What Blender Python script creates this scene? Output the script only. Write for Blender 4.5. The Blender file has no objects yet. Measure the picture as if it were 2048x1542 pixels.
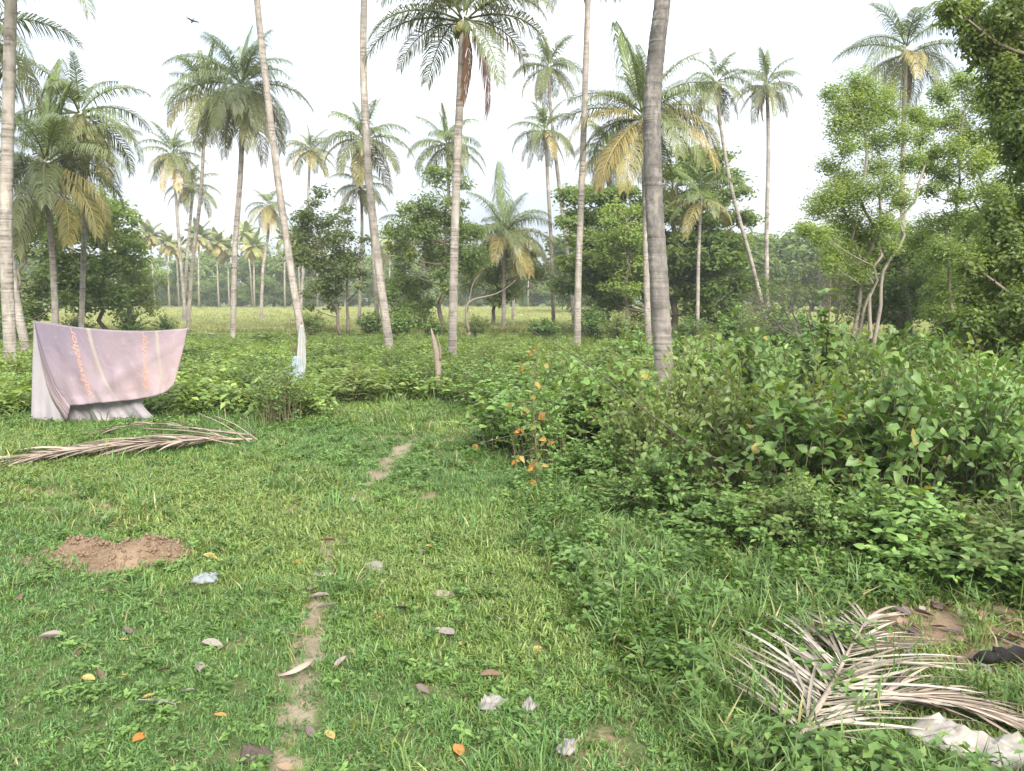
import bpy, math, random
import numpy as np
from mathutils import Vector

# ------------------------------------------------------------------ camera, world, sun, exposure
scene = bpy.context.scene
COL = scene.collection
CAM_H = 2.4
PITCH = math.radians(6.52)
FPX = 1540.0                      # focal length in pixels of the 2048 px wide photograph
cam_data = bpy.data.cameras.new('camera')
cam_data.sensor_width = 36.0
cam_data.lens = 36.0 * FPX / 2048.0
cam_data.clip_start = 0.05
cam_data.clip_end = 4000.0
cam = bpy.data.objects.new('camera', cam_data)
cam.location = (0, 0, CAM_H)
cam.rotation_euler = (math.radians(90) - PITCH, 0, 0)
COL.objects.link(cam)
scene.camera = cam

SUN_EL, SUN_AZ = 36.0, 158.0      # azimuth clockwise from +Y (camera looks along +Y)
world = bpy.data.worlds.new('World')
scene.world = world
world.use_nodes = True
wn, wl = world.node_tree.nodes, world.node_tree.links
wn.clear()
w_out = wn.new('ShaderNodeOutputWorld')
w_bg = wn.new('ShaderNodeBackground')
w_bg.inputs['Strength'].default_value = 0.1
w_sky = wn.new('ShaderNodeTexSky')
w_sky.sky_type = 'NISHITA'
w_sky.sun_disc = False
w_sky.sun_elevation = math.radians(SUN_EL)
w_sky.sun_rotation = math.radians(SUN_AZ)
w_sky.air_density = 1.0
w_sky.dust_density = 4.0
w_sky.ozone_density = 1.0
w_tc = wn.new('ShaderNodeTexCoord')
w_map = wn.new('ShaderNodeMapping')
w_map.inputs['Scale'].default_value = (1.0, 1.0, 2.6)
w_noise = wn.new('ShaderNodeTexNoise')
w_noise.inputs['Scale'].default_value = 2.2
w_noise.inputs['Detail'].default_value = 6.0
w_noise.inputs['Roughness'].default_value = 0.5
w_ramp = wn.new('ShaderNodeValToRGB')
w_ramp.color_ramp.elements[0].position = 0.30
w_ramp.color_ramp.elements[0].color = (0.78, 0.78, 0.78, 1)
w_ramp.color_ramp.elements[1].position = 0.62
w_ramp.color_ramp.elements[1].color = (0.97, 0.97, 0.97, 1)
w_cl = wn.new('ShaderNodeValToRGB')          # thin cloud veil: brighter where thick
w_cl.color_ramp.elements[0].position = 0.30
w_cl.color_ramp.elements[0].color = (5.9, 6.9, 8.3, 1)
w_cl.color_ramp.elements[1].position = 0.65
w_cl.color_ramp.elements[1].color = (9.5, 9.8, 10.2, 1)
w_mix = wn.new('ShaderNodeMix')
w_mix.data_type = 'RGBA'
wl.new(w_tc.outputs['Generated'], w_map.inputs['Vector'])
wl.new(w_map.outputs['Vector'], w_noise.inputs['Vector'])
wl.new(w_noise.outputs['Fac'], w_ramp.inputs['Fac'])
wl.new(w_noise.outputs['Fac'], w_cl.inputs['Fac'])
wl.new(w_ramp.outputs['Color'], w_mix.inputs['Factor'])
wl.new(w_sky.outputs['Color'], w_mix.inputs['A'])
wl.new(w_cl.outputs['Color'], w_mix.inputs['B'])
w_sep = wn.new('ShaderNodeSeparateXYZ')       # overcast sky: zenith brighter than the horizon (CIE overcast)
wl.new(w_tc.outputs['Generated'], w_sep.inputs[0])
w_grad = wn.new('ShaderNodeMapRange')
w_grad.inputs['From Min'].default_value = 0.0
w_grad.inputs['From Max'].default_value = 1.0
w_grad.inputs['To Min'].default_value = 0.30
w_grad.inputs['To Max'].default_value = 1.35
wl.new(w_sep.outputs['Z'], w_grad.inputs['Value'])
w_mul = wn.new('ShaderNodeMix')
w_mul.data_type = 'RGBA'
w_mul.blend_type = 'MULTIPLY'
w_mul.inputs['Factor'].default_value = 1.0
wl.new(w_mix.outputs['Result'], w_mul.inputs['A'])
wl.new(w_grad.outputs['Result'], w_mul.inputs['B'])
wl.new(w_mul.outputs['Result'], w_bg.inputs['Color'])
wl.new(w_bg.outputs['Background'], w_out.inputs['Surface'])

sun_data = bpy.data.lights.new('sun', 'SUN')
sun_data.energy = 3.0
sun_data.angle = math.radians(24)
sun_data.color = (1.0, 0.95, 0.87)
sun = bpy.data.objects.new('sun', sun_data)
_az, _el = math.radians(SUN_AZ), math.radians(SUN_EL)
_to_sun = Vector((math.sin(_az) * math.cos(_el), math.cos(_az) * math.cos(_el), math.sin(_el)))
sun.rotation_euler = _to_sun.to_track_quat('Z', 'Y').to_euler()
sun.location = (20, -30, 60)
COL.objects.link(sun)

vs = scene.view_settings
vs.view_transform = 'Standard'
vs.look = 'None'
vs.exposure = 1.58
vs.gamma = 1.0
vs.use_curve_mapping = False
scene.cycles.max_bounces = 6
scene.cycles.diffuse_bounces = 4
scene.cycles.glossy_bounces = 2
scene.cycles.transmission_bounces = 4
scene.cycles.transparent_max_bounces = 4
scene.cycles.caustics_reflective = False
scene.cycles.caustics_refractive = False
scene.cycles.volume_bounces = 1

# ------------------------------------------------------------------ helpers
CP, SP = math.cos(PITCH), math.sin(PITCH)


def at(px, py, Y):
    """world point seen at photograph pixel (px, py) at ground distance Y"""
    u = (px - 1024.0) / FPX
    v = (771.0 - py) / FPX
    d = np.array([u, v * SP + CP, v * CP - SP])
    d = d * (Y / d[1])
    return np.array([d[0], d[1], d[2] + CAM_H])


def ground_at(px, py, z=0.0):
    u = (px - 1024.0) / FPX
    v = (771.0 - py) / FPX
    d = np.array([u, v * SP + CP, v * CP - SP])
    d = d * ((z - CAM_H) / d[2])
    return np.array([d[0], d[1], z])


def tag(o, label=None, cat=None, group=None, kind=None):
    if label:
        o['label'] = label
    if cat:
        o['category'] = cat
    if group:
        o['group'] = group
    if kind:
        o['kind'] = kind
    return o


def new_obj(name, data, parent=None, loc=None, rot=None, scale=None, color=None, link=True):
    o = bpy.data.objects.new(name, data)
    if link:
        COL.objects.link(o)
    if parent is not None:
        o.parent = parent
    if loc is not None:
        o.location = [float(c) for c in loc]
    if rot is not None:
        o.rotation_euler = rot
    if scale is not None:
        o.scale = (scale, scale, scale) if isinstance(scale, (int, float)) else scale
    if color is not None:
        o.color = (*color, 1.0)
    return o


def empty(name, loc, label=None, cat=None, group=None, rotz=0.0):
    o = new_obj(name, None, loc=loc, rot=(0, 0, rotz))
    o.empty_display_size = 0.2
    return tag(o, label, cat, group)


class Geo:
    """collects numpy geometry; build() makes one mesh"""

    def __init__(self):
        self.v, self.f3, self.f4 = [], [], []
        self.t3, self.t4, self.n = [], [], 0

    def add(self, V, tris=None, quads=None, tint=0.5):
        V = np.asarray(V, float).reshape(-1, 3)
        if tris is not None and len(tris):
            tris = np.asarray(tris, np.int64).reshape(-1, 3) + self.n
            self.f3.append(tris)
            self.t3.append(np.broadcast_to(np.asarray(tint, float), (len(tris),)) if np.ndim(tint) == 0 else np.asarray(tint, float))
        if quads is not None and len(quads):
            quads = np.asarray(quads, np.int64).reshape(-1, 4) + self.n
            self.f4.append(quads)
            self.t4.append(np.broadcast_to(np.asarray(tint, float), (len(quads),)) if np.ndim(tint) == 0 else np.asarray(tint, float))
        self.v.append(V)
        self.n += len(V)

    def mesh(self, name, mat, smooth=False):
        V = np.concatenate(self.v) if self.v else np.zeros((0, 3))
        f3 = np.concatenate(self.f3) if self.f3 else np.zeros((0, 3), np.int64)
        f4 = np.concatenate(self.f4) if self.f4 else np.zeros((0, 4), np.int64)
        me = bpy.data.meshes.new(name)
        me.vertices.add(len(V))
        me.vertices.foreach_set('co', V.astype(np.float32).ravel())
        loops = np.concatenate([f3.ravel(), f4.ravel()]).astype(np.int32)
        me.loops.add(len(loops))
        me.loops.foreach_set('vertex_index', loops)
        nf = len(f3) + len(f4)
        me.polygons.add(nf)
        starts = np.concatenate([np.arange(len(f3)) * 3, len(f3) * 3 + np.arange(len(f4)) * 4]).astype(np.int32)
        me.polygons.foreach_set('loop_start', starts)
        me.update(calc_edges=True)
        if smooth:
            me.polygons.foreach_set('use_smooth', np.ones(nf, bool))
        a = me.attributes.new('tint', 'FLOAT', 'FACE')
        tv = np.concatenate([*(self.t3 or [np.zeros(0)]), *(self.t4 or [np.zeros(0)])]).astype(np.float32)
        a.data.foreach_set('value', tv)
        for m in (mat if isinstance(mat, (list, tuple)) else [mat]):
            me.materials.append(m)
        return me

    def tube(self, pts, rad, sides=6, tint=0.5, cap=True):
        pts = np.asarray(pts, float)
        n = len(pts)
        rad = np.broadcast_to(np.asarray(rad, float), (n,))
        T = np.gradient(pts, axis=0)
        T /= np.linalg.norm(T, axis=1)[:, None] + 1e-9
        ref = np.array([1.0, 0, 0]) if abs(T[:, 2]).mean() > 0.6 else np.array([0, 0, 1.0])
        A = np.cross(T, ref)
        A /= np.linalg.norm(A, axis=1)[:, None] + 1e-9
        B = np.cross(T, A)
        ang = np.arange(sides) / sides * 2 * math.pi
        ring = pts[:, None, :] + rad[:, None, None] * (np.cos(ang)[None, :, None] * A[:, None, :] + np.sin(ang)[None, :, None] * B[:, None, :])
        V = ring.reshape(-1, 3)
        i = np.arange(n - 1)[:, None] * sides
        j = np.arange(sides)[None, :]
        jn = (j + 1) % sides
        Q = np.stack([i + j, i + jn, i + sides + jn, i + sides + j], -1).reshape(-1, 4)
        tris = []
        if cap:
            V = np.concatenate([V, pts[:1], pts[-1:]])
            k = np.arange(sides)
            kn = (k + 1) % sides
            tris = np.concatenate([np.stack([np.full(sides, n * sides), kn, k], -1),
                                   np.stack([np.full(sides, n * sides + 1), (n - 1) * sides + k, (n - 1) * sides + kn], -1)])
        self.add(V, tris, Q, tint)

    def leaves(self, P, D, N, L, W, tint, fold=0.25, droop=0.15, fine=False):
        """many leaves: base P, direction D, normal N, length L, width W"""
        P = np.asarray(P, float)
        n = len(P)
        if n == 0:
            return
        D = D / (np.linalg.norm(D, axis=1)[:, None] + 1e-9)
        S = np.cross(D, N)
        S /= np.linalg.norm(S, axis=1)[:, None] + 1e-9
        N = np.cross(S, D)
        L = np.broadcast_to(L, (n,))[:, None]
        W = np.broadcast_to(W, (n,))[:, None]
        if not fine:
            V = np.stack([P, P + D * L * 0.42 + S * W * 0.5 + N * W * fold, P + D * L - N * L * droop,
                          P + D * L * 0.42 - S * W * 0.5 + N * W * fold], 1)
            b = np.arange(n)[:, None] * 4
            tr = np.stack([b + np.array([0, 1, 2]), b + np.array([0, 2, 3])], 1).reshape(-1, 3)
            self.add(V.reshape(-1, 3), tr, None, np.repeat(np.broadcast_to(tint, (n,)), 2))
        else:
            V = np.stack([P, P + D * L * 0.3 - N * L * droop * 0.05, P + D * L * 0.66 - N * L * droop * 0.4, P + D * L - N * L * droop,
                          P + D * L * 0.24 + S * W * 0.5 + N * W * fold, P + D * L * 0.62 + S * W * 0.36 + N * (W * fold * 0.7 - L * droop * 0.35),
                          P + D * L * 0.24 - S * W * 0.5 + N * W * fold, P + D * L * 0.62 - S * W * 0.36 + N * (W * fold * 0.7 - L * droop * 0.35)], 1)
            b = np.arange(n)[:, None] * 8
            tr = np.stack([b + np.array(k) for k in ([0, 4, 1], [2, 5, 3], [0, 1, 6], [2, 3, 7])], 1).reshape(-1, 3)
            qd = np.stack([b + np.array(k) for k in ([1, 4, 5, 2], [6, 1, 2, 7])], 1).reshape(-1, 4)
            tt = np.broadcast_to(tint, (n,))
            self.add(V.reshape(-1, 3), tr, None, np.repeat(tt, 4))
            self.n -= len(V) * 8
            self.v.pop()
            self.add(V.reshape(-1, 3), None, qd, np.repeat(tt, 2))


def vnoise(x, y, seed=0, oct=4):
    """smooth pseudo noise in about -1..1"""
    r = np.random.RandomState(seed)
    out = np.zeros_like(np.asarray(x, float))
    amp, tot, fr = 1.0, 0.0, 1.0
    for _ in range(oct):
        for _k in range(3):
            a = r.uniform(0, 6.283)
            ph = r.uniform(0, 6.283)
            f = fr * r.uniform(0.7, 1.4)
            out = out + amp * np.sin((x * math.cos(a) + y * math.sin(a)) * f + ph) / 2
        tot += amp
        amp *= 0.55
        fr *= 2.0
    return out / tot


def spline(P, n):
    """Catmull-Rom through points P resampled to n points"""
    P = np.asarray(P, float)
    if len(P) == 2:
        t = np.linspace(0, 1, n)[:, None]
        return P[0] * (1 - t) + P[1] * t
    Q = np.vstack([2 * P[0] - P[1], P, 2 * P[-1] - P[-2]])
    t = np.linspace(0, len(P) - 1 - 1e-6, n)
    k = t.astype(int)
    f = (t - k)[:, None]
    p0, p1, p2, p3 = Q[k], Q[k + 1], Q[k + 2], Q[k + 3]
    return 0.5 * (2 * p1 + (p2 - p0) * f + (2 * p0 - 5 * p1 + 4 * p2 - p3) * f ** 2 + (3 * p1 - p0 - 3 * p2 + p3) * f ** 3)


# ------------------------------------------------------------------ materials
def nodes_of(name):
    m = bpy.data.materials.new(name)
    m.use_nodes = True
    nt = m.node_tree
    nt.nodes.clear()
    out = nt.nodes.new('ShaderNodeOutputMaterial')
    return m, nt.nodes, nt.links, out


def rgb(nd, c):
    n = nd.new('ShaderNodeRGB')
    n.outputs[0].default_value = (*c, 1)
    return n.outputs[0]


def mixc(nd, lk, a, b, fac, mode='MIX'):
    m = nd.new('ShaderNodeMix')
    m.data_type = 'RGBA'
    m.blend_type = mode
    for s, val in (('A', a), ('B', b)):
        if isinstance(val, tuple):
            m.inputs[s].default_value = (*val, 1)
        else:
            lk.new(val, m.inputs[s])
    if isinstance(fac, (int, float)):
        m.inputs['Factor'].default_value = fac
    else:
        lk.new(fac, m.inputs['Factor'])
    return m.outputs['Result']


def noise(nd, lk, scale, detail=4, rough=0.55, vec=None, dist=0.0):
    n = nd.new('ShaderNodeTexNoise')
    n.inputs['Scale'].default_value = scale
    n.inputs['Detail'].default_value = detail
    n.inputs['Roughness'].default_value = rough
    n.inputs['Distortion'].default_value = dist
    if vec is not None:
        lk.new(vec, n.inputs['Vector'])
    return n.outputs['Fac']


def ramp(nd, lk, fac, p0, p1, c0=(0, 0, 0), c1=(1, 1, 1)):
    r = nd.new('ShaderNodeValToRGB')
    r.color_ramp.elements[0].position = p0
    r.color_ramp.elements[1].position = p1
    r.color_ramp.elements[0].color = (*c0, 1)
    r.color_ramp.elements[1].color = (*c1, 1)
    lk.new(fac, r.inputs['Fac'])
    return r.outputs['Color']


def coords(nd, lk, kind='Object', scale=(1, 1, 1)):
    t = nd.new('ShaderNodeTexCoord')
    m = nd.new('ShaderNodeMapping')
    m.inputs['Scale'].default_value = scale
    lk.new(t.outputs[kind], m.inputs['Vector'])
    return m.outputs['Vector']


def leaf_mat(name, cols, trans=0.35, rough=0.45, spec=0.35, use_obj_color=False, vary=0.26, tcol=(1.25, 1.15, 0.5)):
    """cols: list of (tint position, colour)"""
    m, nd, lk, out = nodes_of(name)
    at_ = nd.new('ShaderNodeAttribute')
    at_.attribute_name = 'tint'
    r = nd.new('ShaderNodeValToRGB')
    el = r.color_ramp.elements
    el[0].position, el[0].color = cols[0][0], (*cols[0][1], 1)
    el[1].position, el[1].color = cols[-1][0], (*cols[-1][1], 1)
    for p, c in cols[1:-1]:
        e = el.new(p)
        e.color = (*c, 1)
    lk.new(at_.outputs['Fac'], r.inputs['Fac'])
    col = r.outputs['Color']
    oi = nd.new('ShaderNodeObjectInfo')
    if use_obj_color:
        col = mixc(nd, lk, oi.outputs['Color'], col, 1.0, 'MULTIPLY')
    hsv = nd.new('ShaderNodeHueSaturation')
    mr = nd.new('ShaderNodeMapRange')
    mr.inputs['To Min'].default_value = 1 - vary
    mr.inputs['To Max'].default_value = 1 + vary
    lk.new(oi.outputs['Random'], mr.inputs['Value'])
    lk.new(mr.outputs['Result'], hsv.inputs['Value'])
    lk.new(col, hsv.inputs['Color'])
    col = hsv.outputs['Color']
    p = nd.new('ShaderNodeBsdfPrincipled')
    p.inputs['Roughness'].default_value = rough
    p.inputs['Specular IOR Level'].default_value = spec
    lk.new(col, p.inputs['Base Color'])
    t = nd.new('ShaderNodeBsdfTranslucent')
    lk.new(mixc(nd, lk, col, tcol, 1.0, 'MULTIPLY'), t.inputs['Color'])
    mx = nd.new('ShaderNodeMixShader')
    mx.inputs['Fac'].default_value = trans
    lk.new(p.outputs[0], mx.inputs[1])
    lk.new(t.outputs[0], mx.inputs[2])
    lk.new(mx.outputs[0], out.inputs['Surface'])
    return m


def bark_mat(name, c0, c1, scale=(6, 6, 1.5), bump=0.4, ringed=False, lichen=None):
    m, nd, lk, out = nodes_of(name)
    vec = coords(nd, lk, 'Object', scale)
    f = noise(nd, lk, 1.0, 6, 0.6, vec)
    col = ramp(nd, lk, f, 0.3, 0.7, c0, c1)
    hgt = f
    if ringed:
        v2 = coords(nd, lk, 'Object', (0.5, 0.5, 9.0))
        g = noise(nd, lk, 1.0, 3, 0.5, v2, 0.4)
        bands = ramp(nd, lk, g, 0.36, 0.62)
        brk = noise(nd, lk, 1.0, 4, 0.6, coords(nd, lk, 'Object', (2.5, 2.5, 1.6)))
        bands = mixc(nd, lk, bands, (1, 1, 1), ramp(nd, lk, brk, 0.42, 0.62))
        col = mixc(nd, lk, tuple(c * 0.55 for c in c0), col, bands)
        hgt = bands
        stain = noise(nd, lk, 1.0, 6, 0.7, coords(nd, lk, 'Object', (4.0, 4.0, 0.5)))
        col = mixc(nd, lk, col, tuple(c * 0.6 for c in c0), ramp(nd, lk, stain, 0.52, 0.72, (0, 0, 0), (0.75, 0.75, 0.75)))
        v3 = coords(nd, lk, 'Object', (3.2, 3.2, 1.1))
        big = noise(nd, lk, 1.0, 5, 0.6, v3)
        col = mixc(nd, lk, col, tuple(min(1, c * 1.25) for c in c1), ramp(nd, lk, big, 0.52, 0.72))
    if lichen:
        v4 = coords(nd, lk, 'Object', (15, 15, 9))
        q = noise(nd, lk, 1.0, 5, 0.65, v4)
        v5 = coords(nd, lk, 'Object', (0.25, 0.25, 0.25))
        sep = nd.new('ShaderNodeSeparateXYZ')
        lk.new(v5, sep.inputs[0])
        up = ramp(nd, lk, sep.outputs['Z'], 0.35, 1.0, (0, 0, 0), (1, 1, 1))
        fac = mixc(nd, lk, (0, 0, 0), ramp(nd, lk, q, 0.42, 0.66), up)
        col = mixc(nd, lk, col, lichen, fac)
    p = nd.new('ShaderNodeBsdfPrincipled')
    p.inputs['Roughness'].default_value = 0.85
    p.inputs['Specular IOR Level'].default_value = 0.2
    lk.new(col, p.inputs['Base Color'])
    b = nd.new('ShaderNodeBump')
    b.inputs['Strength'].default_value = bump
    b.inputs['Distance'].default_value = 0.02
    lk.new(hgt, b.inputs['Height'])
    lk.new(b.outputs[0], p.inputs['Normal'])
    lk.new(p.outputs[0], out.inputs['Surface'])
    return m


def plain_mat(name, c0, c1, scale=8.0, rough=0.8, obj_color=False, bump=0.2, trans=0.0):
    m, nd, lk, out = nodes_of(name)
    vec = coords(nd, lk, 'Object')
    f = noise(nd, lk, scale, 5, 0.6, vec)
    col = ramp(nd, lk, f, 0.3, 0.7, c0, c1)
    if obj_color:
        oi = nd.new('ShaderNodeObjectInfo')
        col = mixc(nd, lk, oi.outputs['Color'], col, 1.0, 'MULTIPLY')
    p = nd.new('ShaderNodeBsdfPrincipled')
    p.inputs['Roughness'].default_value = rough
    p.inputs['Specular IOR Level'].default_value = 0.25
    lk.new(col, p.inputs['Base Color'])
    b = nd.new('ShaderNodeBump')
    b.inputs['Strength'].default_value = bump
    b.inputs['Distance'].default_value = 0.01
    lk.new(f, b.inputs['Height'])
    lk.new(b.outputs[0], p.inputs['Normal'])
    if trans:
        t = nd.new('ShaderNodeBsdfTranslucent')
        lk.new(col, t.inputs['Color'])
        mx = nd.new('ShaderNodeMixShader')
        mx.inputs['Fac'].default_value = trans
        lk.new(p.outputs[0], mx.inputs[1])
        lk.new(t.outputs[0], mx.inputs[2])
        lk.new(mx.outputs[0], out.inputs['Surface'])
    else:
        lk.new(p.outputs[0], out.inputs['Surface'])
    return m


GREEN = [(0.0, (0.065, 0.125, 0.03)), (0.5, (0.112, 0.20, 0.048)), (0.93, (0.185, 0.27, 0.068)), (1.0, (0.30, 0.25, 0.06))]
M_BUSH = leaf_mat('bush_leaf', GREEN)
M_BRUSH = leaf_mat('brush_leaf', [(0.0, (0.12, 0.185, 0.048)), (0.6, (0.19, 0.275, 0.07)), (1.0, (0.27, 0.34, 0.10))], trans=0.42)
M_WEED = leaf_mat('weed_leaf', [(0.0, (0.065, 0.12, 0.03)), (0.6, (0.115, 0.205, 0.048)), (1.0, (0.19, 0.27, 0.07))])
M_GRASS = leaf_mat('grass_blade', [(0.0, (0.075, 0.14, 0.03)), (0.55, (0.125, 0.215, 0.045)), (0.9, (0.185, 0.27, 0.07)), (1.0, (0.34, 0.29, 0.14))], trans=0.3)
M_TALL = leaf_mat('tall_grass_blade', [(0.0, (0.065, 0.12, 0.03)), (0.7, (0.115, 0.19, 0.05)), (1.0, (0.26, 0.24, 0.10))], trans=0.3)
M_RICE = leaf_mat('rice_blade', [(0.0, (0.20, 0.24, 0.08)), (1.0, (0.33, 0.325, 0.14))], trans=0.3)
M_FROND = leaf_mat('palm_leaflet', [(0.0, (0.75, 0.85, 0.8)), (0.6, (1.0, 1.0, 1.0)), (1.0, (1.35, 1.15, 0.9))], trans=0.28, rough=0.4, spec=0.45, use_obj_color=True, vary=0.12, tcol=(1.1, 1.05, 0.6))
M_DARK = leaf_mat('dense_tree_leaf', [(0.0, (0.085, 0.135, 0.038)), (0.6, (0.145, 0.215, 0.062)), (1.0, (0.22, 0.285, 0.085))], trans=0.52)
M_MID = leaf_mat('green_tree_leaf', [(0.0, (0.11, 0.17, 0.047)), (0.6, (0.185, 0.265, 0.078)), (1.0, (0.27, 0.34, 0.105))], trans=0.52)
M_PALE = leaf_mat('pale_tree_leaf', [(0.0, (0.115, 0.16, 0.052)), (0.6, (0.18, 0.24, 0.08)), (1.0, (0.25, 0.30, 0.10))], trans=0.48)
M_FEATHER = leaf_mat('feathery_tree_leaf', [(0.0, (0.12, 0.18, 0.045)), (0.6, (0.20, 0.275, 0.07)), (1.0, (0.28, 0.345, 0.09))], trans=0.48)
M_YELLOWING = leaf_mat('yellowing_leaf', [(0.0, (0.34, 0.13, 0.028)), (0.5, (0.34, 0.21, 0.05)), (1.0, (0.16, 0.22, 0.05))])
M_TRUNK = bark_mat('palm_bark', (0.235, 0.205, 0.175), (0.33, 0.29, 0.25), (5, 5, 3), 0.9, ringed=True)
M_TRUNK_DARK = bark_mat('lichen_palm_bark', (0.145, 0.13, 0.115), (0.235, 0.205, 0.18), (5, 5, 3), 0.8, ringed=True, lichen=(0.085, 0.085, 0.082))
M_BARK = bark_mat('tree_bark', (0.10, 0.08, 0.06), (0.20, 0.165, 0.13))
M_BARK_PALE = bark_mat('pale_tree_bark', (0.15, 0.125, 0.10), (0.25, 0.215, 0.18))
M_BARK_DK = plain_mat('dark_stick', (0.04, 0.03, 0.025), (0.09, 0.07, 0.055), scale=14)
M_STEM = plain_mat('shrub_stem', (0.09, 0.075, 0.04), (0.16, 0.14, 0.08))
M_RACHIS = plain_mat('frond_stalk', (0.8, 0.85, 0.6), (1, 1, 0.8), obj_color=True)
M_DRY = leaf_mat('dry_frond_leaflet', [(0.0, (0.12, 0.085, 0.062)), (0.5, (0.23, 0.18, 0.14)), (1.0, (0.36, 0.30, 0.24))], trans=0.1, rough=0.7, spec=0.2, tcol=(1, 0.9, 0.8))
M_DRY_PALE = leaf_mat('bleached_frond_leaflet', [(0.0, (0.15, 0.12, 0.095)), (0.5, (0.28, 0.24, 0.19)), (1.0, (0.40, 0.355, 0.295))], trans=0.1, rough=0.7, spec=0.2, tcol=(1, 0.9, 0.8))
M_HUSK = plain_mat('coconut_husk', (0.16, 0.17, 0.06), (0.30, 0.27, 0.10))
M_FIBRE = plain_mat('dead_spathe', (0.19, 0.145, 0.11), (0.31, 0.25, 0.195))
M_LITTER = plain_mat('dead_leaf', (0.7, 0.7, 0.7), (1.15, 1.1, 1.05), scale=30, obj_color=True, trans=0.1)
M_WOOD = plain_mat('weathered_wood', (0.09, 0.06, 0.045), (0.17, 0.125, 0.09), scale=14)
M_CHAR = plain_mat('charred_wood', (0.007, 0.006, 0.006), (0.022, 0.019, 0.018), scale=24, rough=0.95, bump=0.6)
M_RAG = plain_mat('white_rag', (0.36, 0.355, 0.33), (0.47, 0.47, 0.45), scale=5, trans=0.2)
M_PLASTIC = plain_mat('pale_plastic', (0.29, 0.35, 0.37), (0.42, 0.47, 0.49), scale=5, rough=0.4, trans=0.25)

# ------------------------------------------------------------------ ground
MOUND_C = ground_at(240, 1112)
MOUND_A = ground_at(165, 1108)
MOUND_B = ground_at(312, 1104)
HOLE_C = ground_at(240, 1046)
PATH_PX = [(560, 1640), (578, 1540), (595, 1400), (625, 1260), (642, 1160), (668, 1080), (715, 1000), (768, 932), (820, 885), (862, 845)]
PATH = np.array([ground_at(x, y)[:2] for x, y in PATH_PX])
PATHS = spline(np.c_[PATH, np.zeros(len(PATH))], 80)[:, :2]
DIRT_R = ground_at(1960, 1285)
DIRT_L = ground_at(60, 985)


def path_dist(x, y):
    x = np.asarray(x, float)
    y = np.asarray(y, float)
    best = np.full(x.shape, 1e9)
    for p in PATHS:
        best = np.minimum(best, (x - p[0]) ** 2 + (y - p[1]) ** 2)
    return np.sqrt(best)


def ell(x, y, c, rx, ry):
    return ((x - c[0]) / rx) ** 2 + ((y - c[1]) / ry) ** 2


def ground_z(x, y):
    x = np.asarray(x, float)
    y = np.asarray(y, float)
    near = np.clip(1.5 - np.hypot(x, y) / 40.0, 0, 1)
    z = 0.035 * vnoise(x * 1.1, y * 1.1, 3, 4) * near
    z = z - 0.02 * np.exp(-(path_dist(x, y) / 0.18) ** 2)
    rag = 1 + 0.35 * vnoise(x * 6, y * 6, 8, 3)
    m = np.exp(-ell(x, y, MOUND_A, 0.24, 0.20) * rag) + 1.1 * np.exp(-ell(x, y, MOUND_B, 0.30, 0.20) * rag) + 0.4 * np.exp(-ell(x, y, MOUND_C, 0.5, 0.2))
    z = z + 0.13 * m * (1 + 0.35 * vnoise(x * 9, y * 9, 5, 3)) + 0.035 * np.clip(m, 0, 1) * vnoise(x * 26, y * 26, 6, 2)
    z = z - 0.38 * np.exp(-ell(x, y, HOLE_C, 0.30, 0.24) ** 2)
    return z


def soil_mask(x, y):
    x = np.asarray(x, float)
    y = np.asarray(y, float)
    wob = 0.06 * vnoise(x * 4, y * 4, 11, 3)
    fade = np.clip(1.25 - np.clip(y - 11.0, 0, None) / 5.0, 0.3, 1)
    p = np.clip(1.3 - (path_dist(x, y) + wob * 0.9) / (0.085 + 0.008 * np.clip(y, 0, 14)), 0, 1) * fade * np.clip(0.76 + 0.3 * vnoise(x * 3.2, y * 3.2, 21, 4), 0.4, 0.85)
    m = np.clip(2.0 - 1.25 * ell(x, y, MOUND_C, 0.66, 0.30) * (1 + 0.6 * vnoise(x * 6, y * 6, 8, 3)), 0, 1) * np.clip(1.0 + 0.4 * vnoise(x * 8, y * 8, 9, 3), 0.6, 1)
    h = np.clip(1.6 - ell(x, y, HOLE_C, 0.26, 0.2), 0, 1)
    s = np.clip(1.5 - ell(x, y, ground_at(285, 1040), 0.25, 0.18), 0, 0.8)
    r = np.clip(1.4 - ell(x, y, DIRT_R, 1.1, 0.62) * (1 + 0.7 * vnoise(x * 4, y * 4, 31, 4)), 0, 0.75)
    le = np.clip(1.4 - ell(x, y, DIRT_L, 0.6, 0.3), 0, 0.5)
    th = np.clip(vnoise(x * 1.7, y * 1.7, 81, 4) * 1.5 - 0.42, 0, 0.42)
    return np.clip(np.maximum.reduce([p, m, h, s, r, le, th]), 0, 1)


def grow(a, b, step0, ratio):
    out, s, v = [], step0, a
    while v < b:
        v += s
        s *= ratio
        out.append(v)
    return out


xs = np.array([-v for v in grow(8.0, 440, 0.2, 1.28)][::-1] + list(np.arange(-8.0, 8.001, 0.075)) + grow(8.0, 440, 0.2, 1.28))
ys = np.array([-v for v in grow(-2.2, 120, 0.3, 1.4)][::-1] + list(np.arange(2.2, 15.5, 0.075)) + grow(15.5, 480, 0.2, 1.25))
GX, GY = np.meshgrid(xs, ys)
GZ = ground_z(GX, GY)
g = Geo()
nx, ny = len(xs), len(ys)
ii = (np.arange(ny - 1)[:, None] * nx + np.arange(nx - 1)[None, :]).ravel()
g.add(np.stack([GX.ravel(), GY.ravel(), GZ.ravel()], 1), None, np.stack([ii, ii + 1, ii + nx + 1, ii + nx], 1))

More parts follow.
